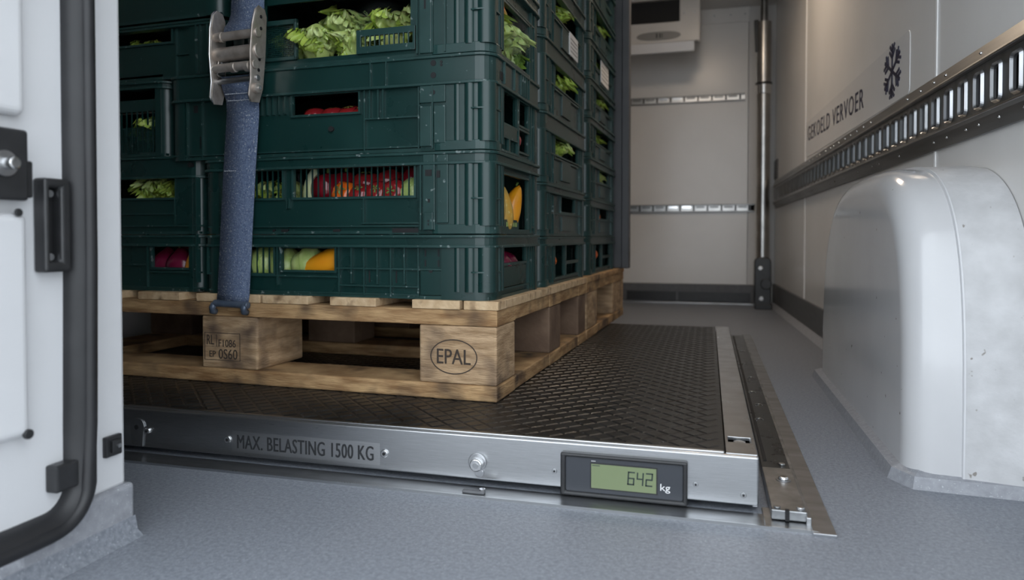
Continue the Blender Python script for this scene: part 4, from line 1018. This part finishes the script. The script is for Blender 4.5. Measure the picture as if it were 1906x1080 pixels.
def veg(kind, u, v, z, label, group, rot=(0,0,0), s=1.0, stem=False, cat=None):
    names = {'onion': 'red_onion', 'pepper': 'red_pepper', 'tomato': 'tomato', 'orange': 'orange_tomato', 'squash': 'yellow_squash', 'mottled': 'mottled_squash', 'endive': 'endive', 'cabbage': 'cabbage'}
    cats = {'onion': 'onion', 'pepper': 'pepper', 'tomato': 'tomato', 'orange': 'tomato', 'squash': 'squash', 'mottled': 'squash', 'endive': 'endive', 'cabbage': 'cabbage'}
    e = empty(names[kind], S(u, v, z), 0, label, cats[kind], group); e.rotation_euler = (R(rot[0]), R(rot[1]), R(rot[2]) + YAW); e.scale = (s, s, s)
    ms = ME[kind]; inst('body', ms[NB[0] % len(ms)], e); NB[0] += 1
    if kind == 'pepper': inst('stem', stem_me, e, (0, 0, .022))
    if kind in ('tomato', 'orange'): inst('calyx', calyx_me, e, (0, 0, .0165))
    if kind == 'onion': inst('root_tip', stem_me, e, (0, 0, .029), (0,0,0), (.6, .6, .5))
    if kind in ('squash', 'mottled'): inst('stem', stem_me, e, (.0, 0, .055 if kind == 'squash' else .042), (0,0,0), (.9, .9, .7))
    if kind == 'cabbage':
        for k in range(3): inst('wrapper_leaf', CL[k], e, (0,0,0), (0, R((-18, 10, 25)[k]), R((-38, 5, 46)[k])), (1 + .01*k,)*3)
    return e
def lettuce(u, v, z, label, group, s=1.0, rz=0, kind='leaf', tilt=0, wrap=False, n=11):
    e = empty('lettuce', S(u, v, z), 0, label, 'lettuce', group); e.rotation_euler = (R(tilt), 0, YAW + R(rz)); e.scale = (s, s, s)
    inst('heart', heart, e, (0, 0, .030), (0,0,0), (1, 1, 1))
    rnd = random.Random(int(abs(u*1000) + z*777 + rz))
    for k in range(n):
        inner_ = k % 3 == 2
        a = 360*k/n * 1.0 + rnd.uniform(-10, 10)
        mk = kind if rnd.random() < .72 else ('leafpale' if kind == 'leaf' else 'leaf')
        f = (.82 if inner_ else 1.0) * rnd.uniform(.88, 1.1)
        inst('leaf', LEAF[mk][rnd.randrange(5)], e, (0, 0, .004 if not inner_ else .012), (R(-8 if inner_ else rnd.uniform(-2, 16)), 0, R(a)), (f, f, f))
    if wrap:
        me = blob(round_prof(.052, .044, -.15, -.1), 22, 7, .04, 0, .15, 5, 'film', 'plastic_wrap'); o = inst('plastic_wrap', me, e, (0, 0, .036)); o['label'] = 'clear glossy plastic wrap'
    return e

# lettuces in the open crate (level 4, z .505 to .59)
G = 'lettuces in the open top crate'
lettuce(-.318, .050, .508, 'pale green lettuce spilling over the crate edge beside the mesh flap', G, 1.1, 20, 'leaf', 14)
lettuce(-.288, .085, .532, 'large frilly lettuce standing at the left of the open crate', G, 1.25, 70, 'leafpale')
lettuce(-.238, .115, .530, 'plastic-wrapped lettuce in the middle of the open crate', G, 1.2, 130, 'leafpale', wrap=True)
lettuce(-.255, .048, .508, 'pale lettuce lying low at the front of the open crate', G, .85, 200, 'leafpale', 14)
lettuce(-.190, .070, .522, 'bright yellow-green lettuce above the slotted flap', G, 1.15, 250, 'leaf')
lettuce(-.156, .100, .545, 'lettuce at the right rear of the open crate', G, 1.05, 310, 'leafpale')
lettuce(-.375, .110, .530, 'dark green lettuce behind the ratchet buckle', G, .9, 33, 'leafdark')
lettuce(-.362, .054, .508, 'green lettuce behind the fine mesh flap', G, .9, 95, 'leaf')
for k, u in enumerate((-.205, -.172, -.146)):
    veg('tomato' if k == 1 else 'orange', u, .042, .520, 'small %s behind the slotted flap, %s' % (('orange tomato', 'red tomato', 'orange tomato')[k], ('leftmost', 'middle one', 'rightmost')[k]), 'tomatoes behind the slotted flap', (10, 0, 0), .62)
# side window of the open crate
G = 'produce in the side window of the top crate'
lettuce(-.056, .100, .520, 'lettuce in the side window of the open crate, nearest the corner', G, 1.1, 15, 'leaf')
lettuce(-.056, .155, .512, 'wrapped lettuce in the side window of the open crate', G, 1.1, 140, 'leafpale', wrap=True)
lettuce(-.050, .205, .503, 'small green lettuce at the rear of the side window', G, .75, 200, 'leafdark')
veg('orange', -.035, .085, .585, 'orange-red tomato resting on top of the lettuce in the side window', G, (0, 20, 0), .85)
veg('mottled', -.034, .118, .572, 'yellow-green squash lying on the lettuce in the side window', G, (60, 0, 20), .75)

# narrow window of the third crate
for k, u in enumerate((-.318, -.286, -.256, -.232)):
    veg('tomato', u, .042, .424, ('leftmost', 'second', 'third', 'rightmost')[k] + ' tomato in the narrow window of the third crate', 'tomatoes in the third crate', (12*k, 0, 0), .92)
for k, v in enumerate((.066, .112)):
    veg('pepper', -.045, v, .376, ('red pepper behind the small grille on the side, near the corner', 'red pepper behind the small grille on the side, farther in')[k], 'peppers in the third crate', (0, 0, 40*k), .85)
veg('tomato', -.036, .173, .396, 'single red tomato in the small side opening', None, (0, 25, 0), .85)
veg('pepper', -.040, .172, .374, 'red pepper below the single tomato in the side opening', 'peppers in the third crate', (90, 0, 40), .7)

# second crate: grille window
G = 'produce behind the long grille window'
lettuce(-.415, .060, .272, 'pale green lettuce behind the left grille beside the strap', G, .95, 40, 'leaf')
lettuce(-.380, .070, .275, 'second pale lettuce behind the left grille, right of the first', G, .9, 170, 'leafpale')
veg('endive', -.327, .042, .315, 'white endive at the left end of the long grille window', G, (0, 8, 0), .95)
veg('pepper', -.300, .045, .312, 'glossy dark red pepper next to the white endive', G, (0, 0, 20), 1.0)
veg('pepper', -.277, .062, .316, 'red pepper half hidden behind the orange tomato', G, (0, 0, 70), .95)
veg('orange', -.264, .034, .303, 'orange tomato in the long grille window', G, (65, 0, 0), .95)
veg('tomato', -.238, .060, .320, 'upper left red tomato in the long grille window', G, (20, 10, 0), 1.1)
veg('tomato', -.235, .036, .300, 'lower left red tomato in the long grille window', G, (40, 0, 0), .9)
veg('tomato', -.207, .040, .302, 'lower middle red tomato in the long grille window', G, (60, 10, 0), .95)
veg('tomato', -.203, .065, .324, 'upper middle red tomato in the long grille window', G, (10, -20, 0), 1.0)
veg('tomato', -.178, .038, .303, 'red tomato beside the pale cabbage in the grille window', G, (80, 0, 0), .95)
veg('pepper', -.165, .075, .322, 'red pepper above the pale cabbage', G, (0, 30, 0), 1.0)
veg('cabbage', -.148, .048, .300, 'small pale cabbage at the right end of the long grille window', G, (0, 0, 10), .72)
# side window of the second crate
G = 'produce in the side window of the second crate'
veg('mottled', -.034, .082, .285, 'mottled yellow squash standing nearest the corner', G, (0, 5, 10), 1.02)
veg('mottled', -.034, .127, .278, 'mottled yellow squash standing in the middle of the side window', G, (0, -4, 80), .92)
veg('squash', -.034, .176, .284, 'slim yellow squash leaning at the right of the side window', G, (-14, 8, 0), .70)
veg('pepper', -.060, .092, .304, 'red pepper above the mottled squashes', G, (0, 0, 0), .95)
veg('pepper', -.052, .128, .300, 'red pepper behind the middle squash', G, (15, 0, 40), .95)
bx_ = empty('small_carton', S(-.028, .130, .247), YAW, 'small green carton with pale print below the squashes', 'carton')
MB().panel('y', -.048, .048, 0, .016, .004, .006, []).build('front', 'crateedge', bx_); MB().box(-.012, .004, -.048, .048, 0, .002).build('base', 'crateedge', bx_)
for k in range(5): bar('print_mark', 'pale', bx_, .006, .0064, -.02 + k*.012, -.012 + k*.012, .005, .012)

# bottom crates
G = 'produce in the bottom windows'
veg('cabbage', -.470, .050, .182, 'pale cabbage behind the grille left of the strap', G, (0, 0, 0), .95)
veg('cabbage', -.415, .044, .190, 'pale green cabbage behind the grille right of the strap, left one', G, (0, 0, 20), .85)
veg('cabbage', -.385, .052, .186, 'pale green cabbage behind the grille right of the strap, right one', G, (0, 0, 60), .85)
veg('cabbage', -.338, .050, .190, 'pale green cabbage next to the big yellow squash', G, (0, 0, 90), .80)
veg('squash', -.292, .040, .194, 'large yellow squash lying in the bottom window', G, (0, -108, 6), 1.02)
veg('cabbage', -.275, .085, .182, 'cabbage behind the big yellow squash', G, (0, 0, 0), .8)
veg('onion', -.628, .056, .186, 'red onion at the far left of the left bottom window', G, (0, 0, 0), 1.0)
veg('onion', -.592, .054, .186, 'round red onion in the middle of the left bottom window', G, (20, 0, 0), 1.0)
veg('onion', -.600, .090, .214, 'red onion resting on top in the left bottom window', G, (90, 0, 0), .9)
veg('squash', -.549, .047, .194, 'yellow squash showing its round end beside the red onions', G, (0, 20, 0), 1.0)
veg('onion', -.038, .108, .192, 'red onion in the bottom side window, left one', G, (0, 15, 0), .85)
veg('onion', -.040, .152, .190, 'red onion in the bottom side window, right one', G, (30, 0, 0), .82)
# left stack
G = 'lettuces in the front left stack'
lettuce(-.660, .072, .282, 'leafy lettuce in the long window of the left stack, left one', G, 1.0, 10, 'leaf')
lettuce(-.610, .070, .280, 'leafy lettuce in the long window of the left stack, right one', G, .95, 80, 'leaf')
lettuce(-.650, .068, .385, 'green lettuce behind the pale mesh insert', G, 1.05, 50, 'leaf')
lettuce(-.650, .125, .400, 'green lettuce farther back behind the mesh insert', G, 1.0, 150, 'leafdark')
lettuce(-.672, .075, .535, 'yellowish lettuce in the narrow window near the top left', G, .85, 130, 'leaf')

# aisle side windows of the farther stacks
for k, (lev, vv) in enumerate(((2, .45), (3, .45), (4, .44), (5, .45))):
    z0, z1 = lev2[lev], lev2[lev+1]; H = z1 - z0
    w3 = ('third', 'fourth', 'fifth', 'top')[k]
    lettuce(-.050, vv + .03, z0 + H*.36, 'lettuce in the window of the %s crate of the middle aisle stack' % w3, 'lettuces in the aisle windows', 1.0, 77*k, 'leaf')
    veg('mottled', -.050, vv - .04, z0 + H*.58, 'yellow squash in the window of the %s crate of the middle aisle stack' % w3, 'squashes in the aisle windows', (75, 0, 0), .7)
veg('onion', -.045, .46, .292, 'red onion in the second crate of the middle aisle stack', 'onions in the aisle windows', (0, 0, 0), .75)
veg('orange', -.040, .425, .188, 'orange tomato in the bottom crate of the middle aisle stack', 'tomatoes in the aisle windows', (0, 0, 0), .95)
veg('orange', -.040, .86, .190, 'orange tomato in the bottom crate of the farthest stack', 'tomatoes in the aisle windows', (0, 0, 0), 1.0)
veg('orange', -.040, .90, .290, 'orange tomato in the second crate of the farthest stack', 'tomatoes in the aisle windows', (0, 20, 0), 1.0)
for k, lev in enumerate((2, 3, 4, 5, 6)):
    z0, z1 = lev3[lev], lev3[lev+1]; H = z1 - z0
    lettuce(-.052, .915, z0 + H*.34, 'lettuce in the window of the %s crate of the farthest stack' % ('third', 'fourth', 'fifth', 'sixth', 'seventh')[k], 'lettuces in the aisle windows', .85, 61*k, 'leafpale' if k == 0 else 'leaf')
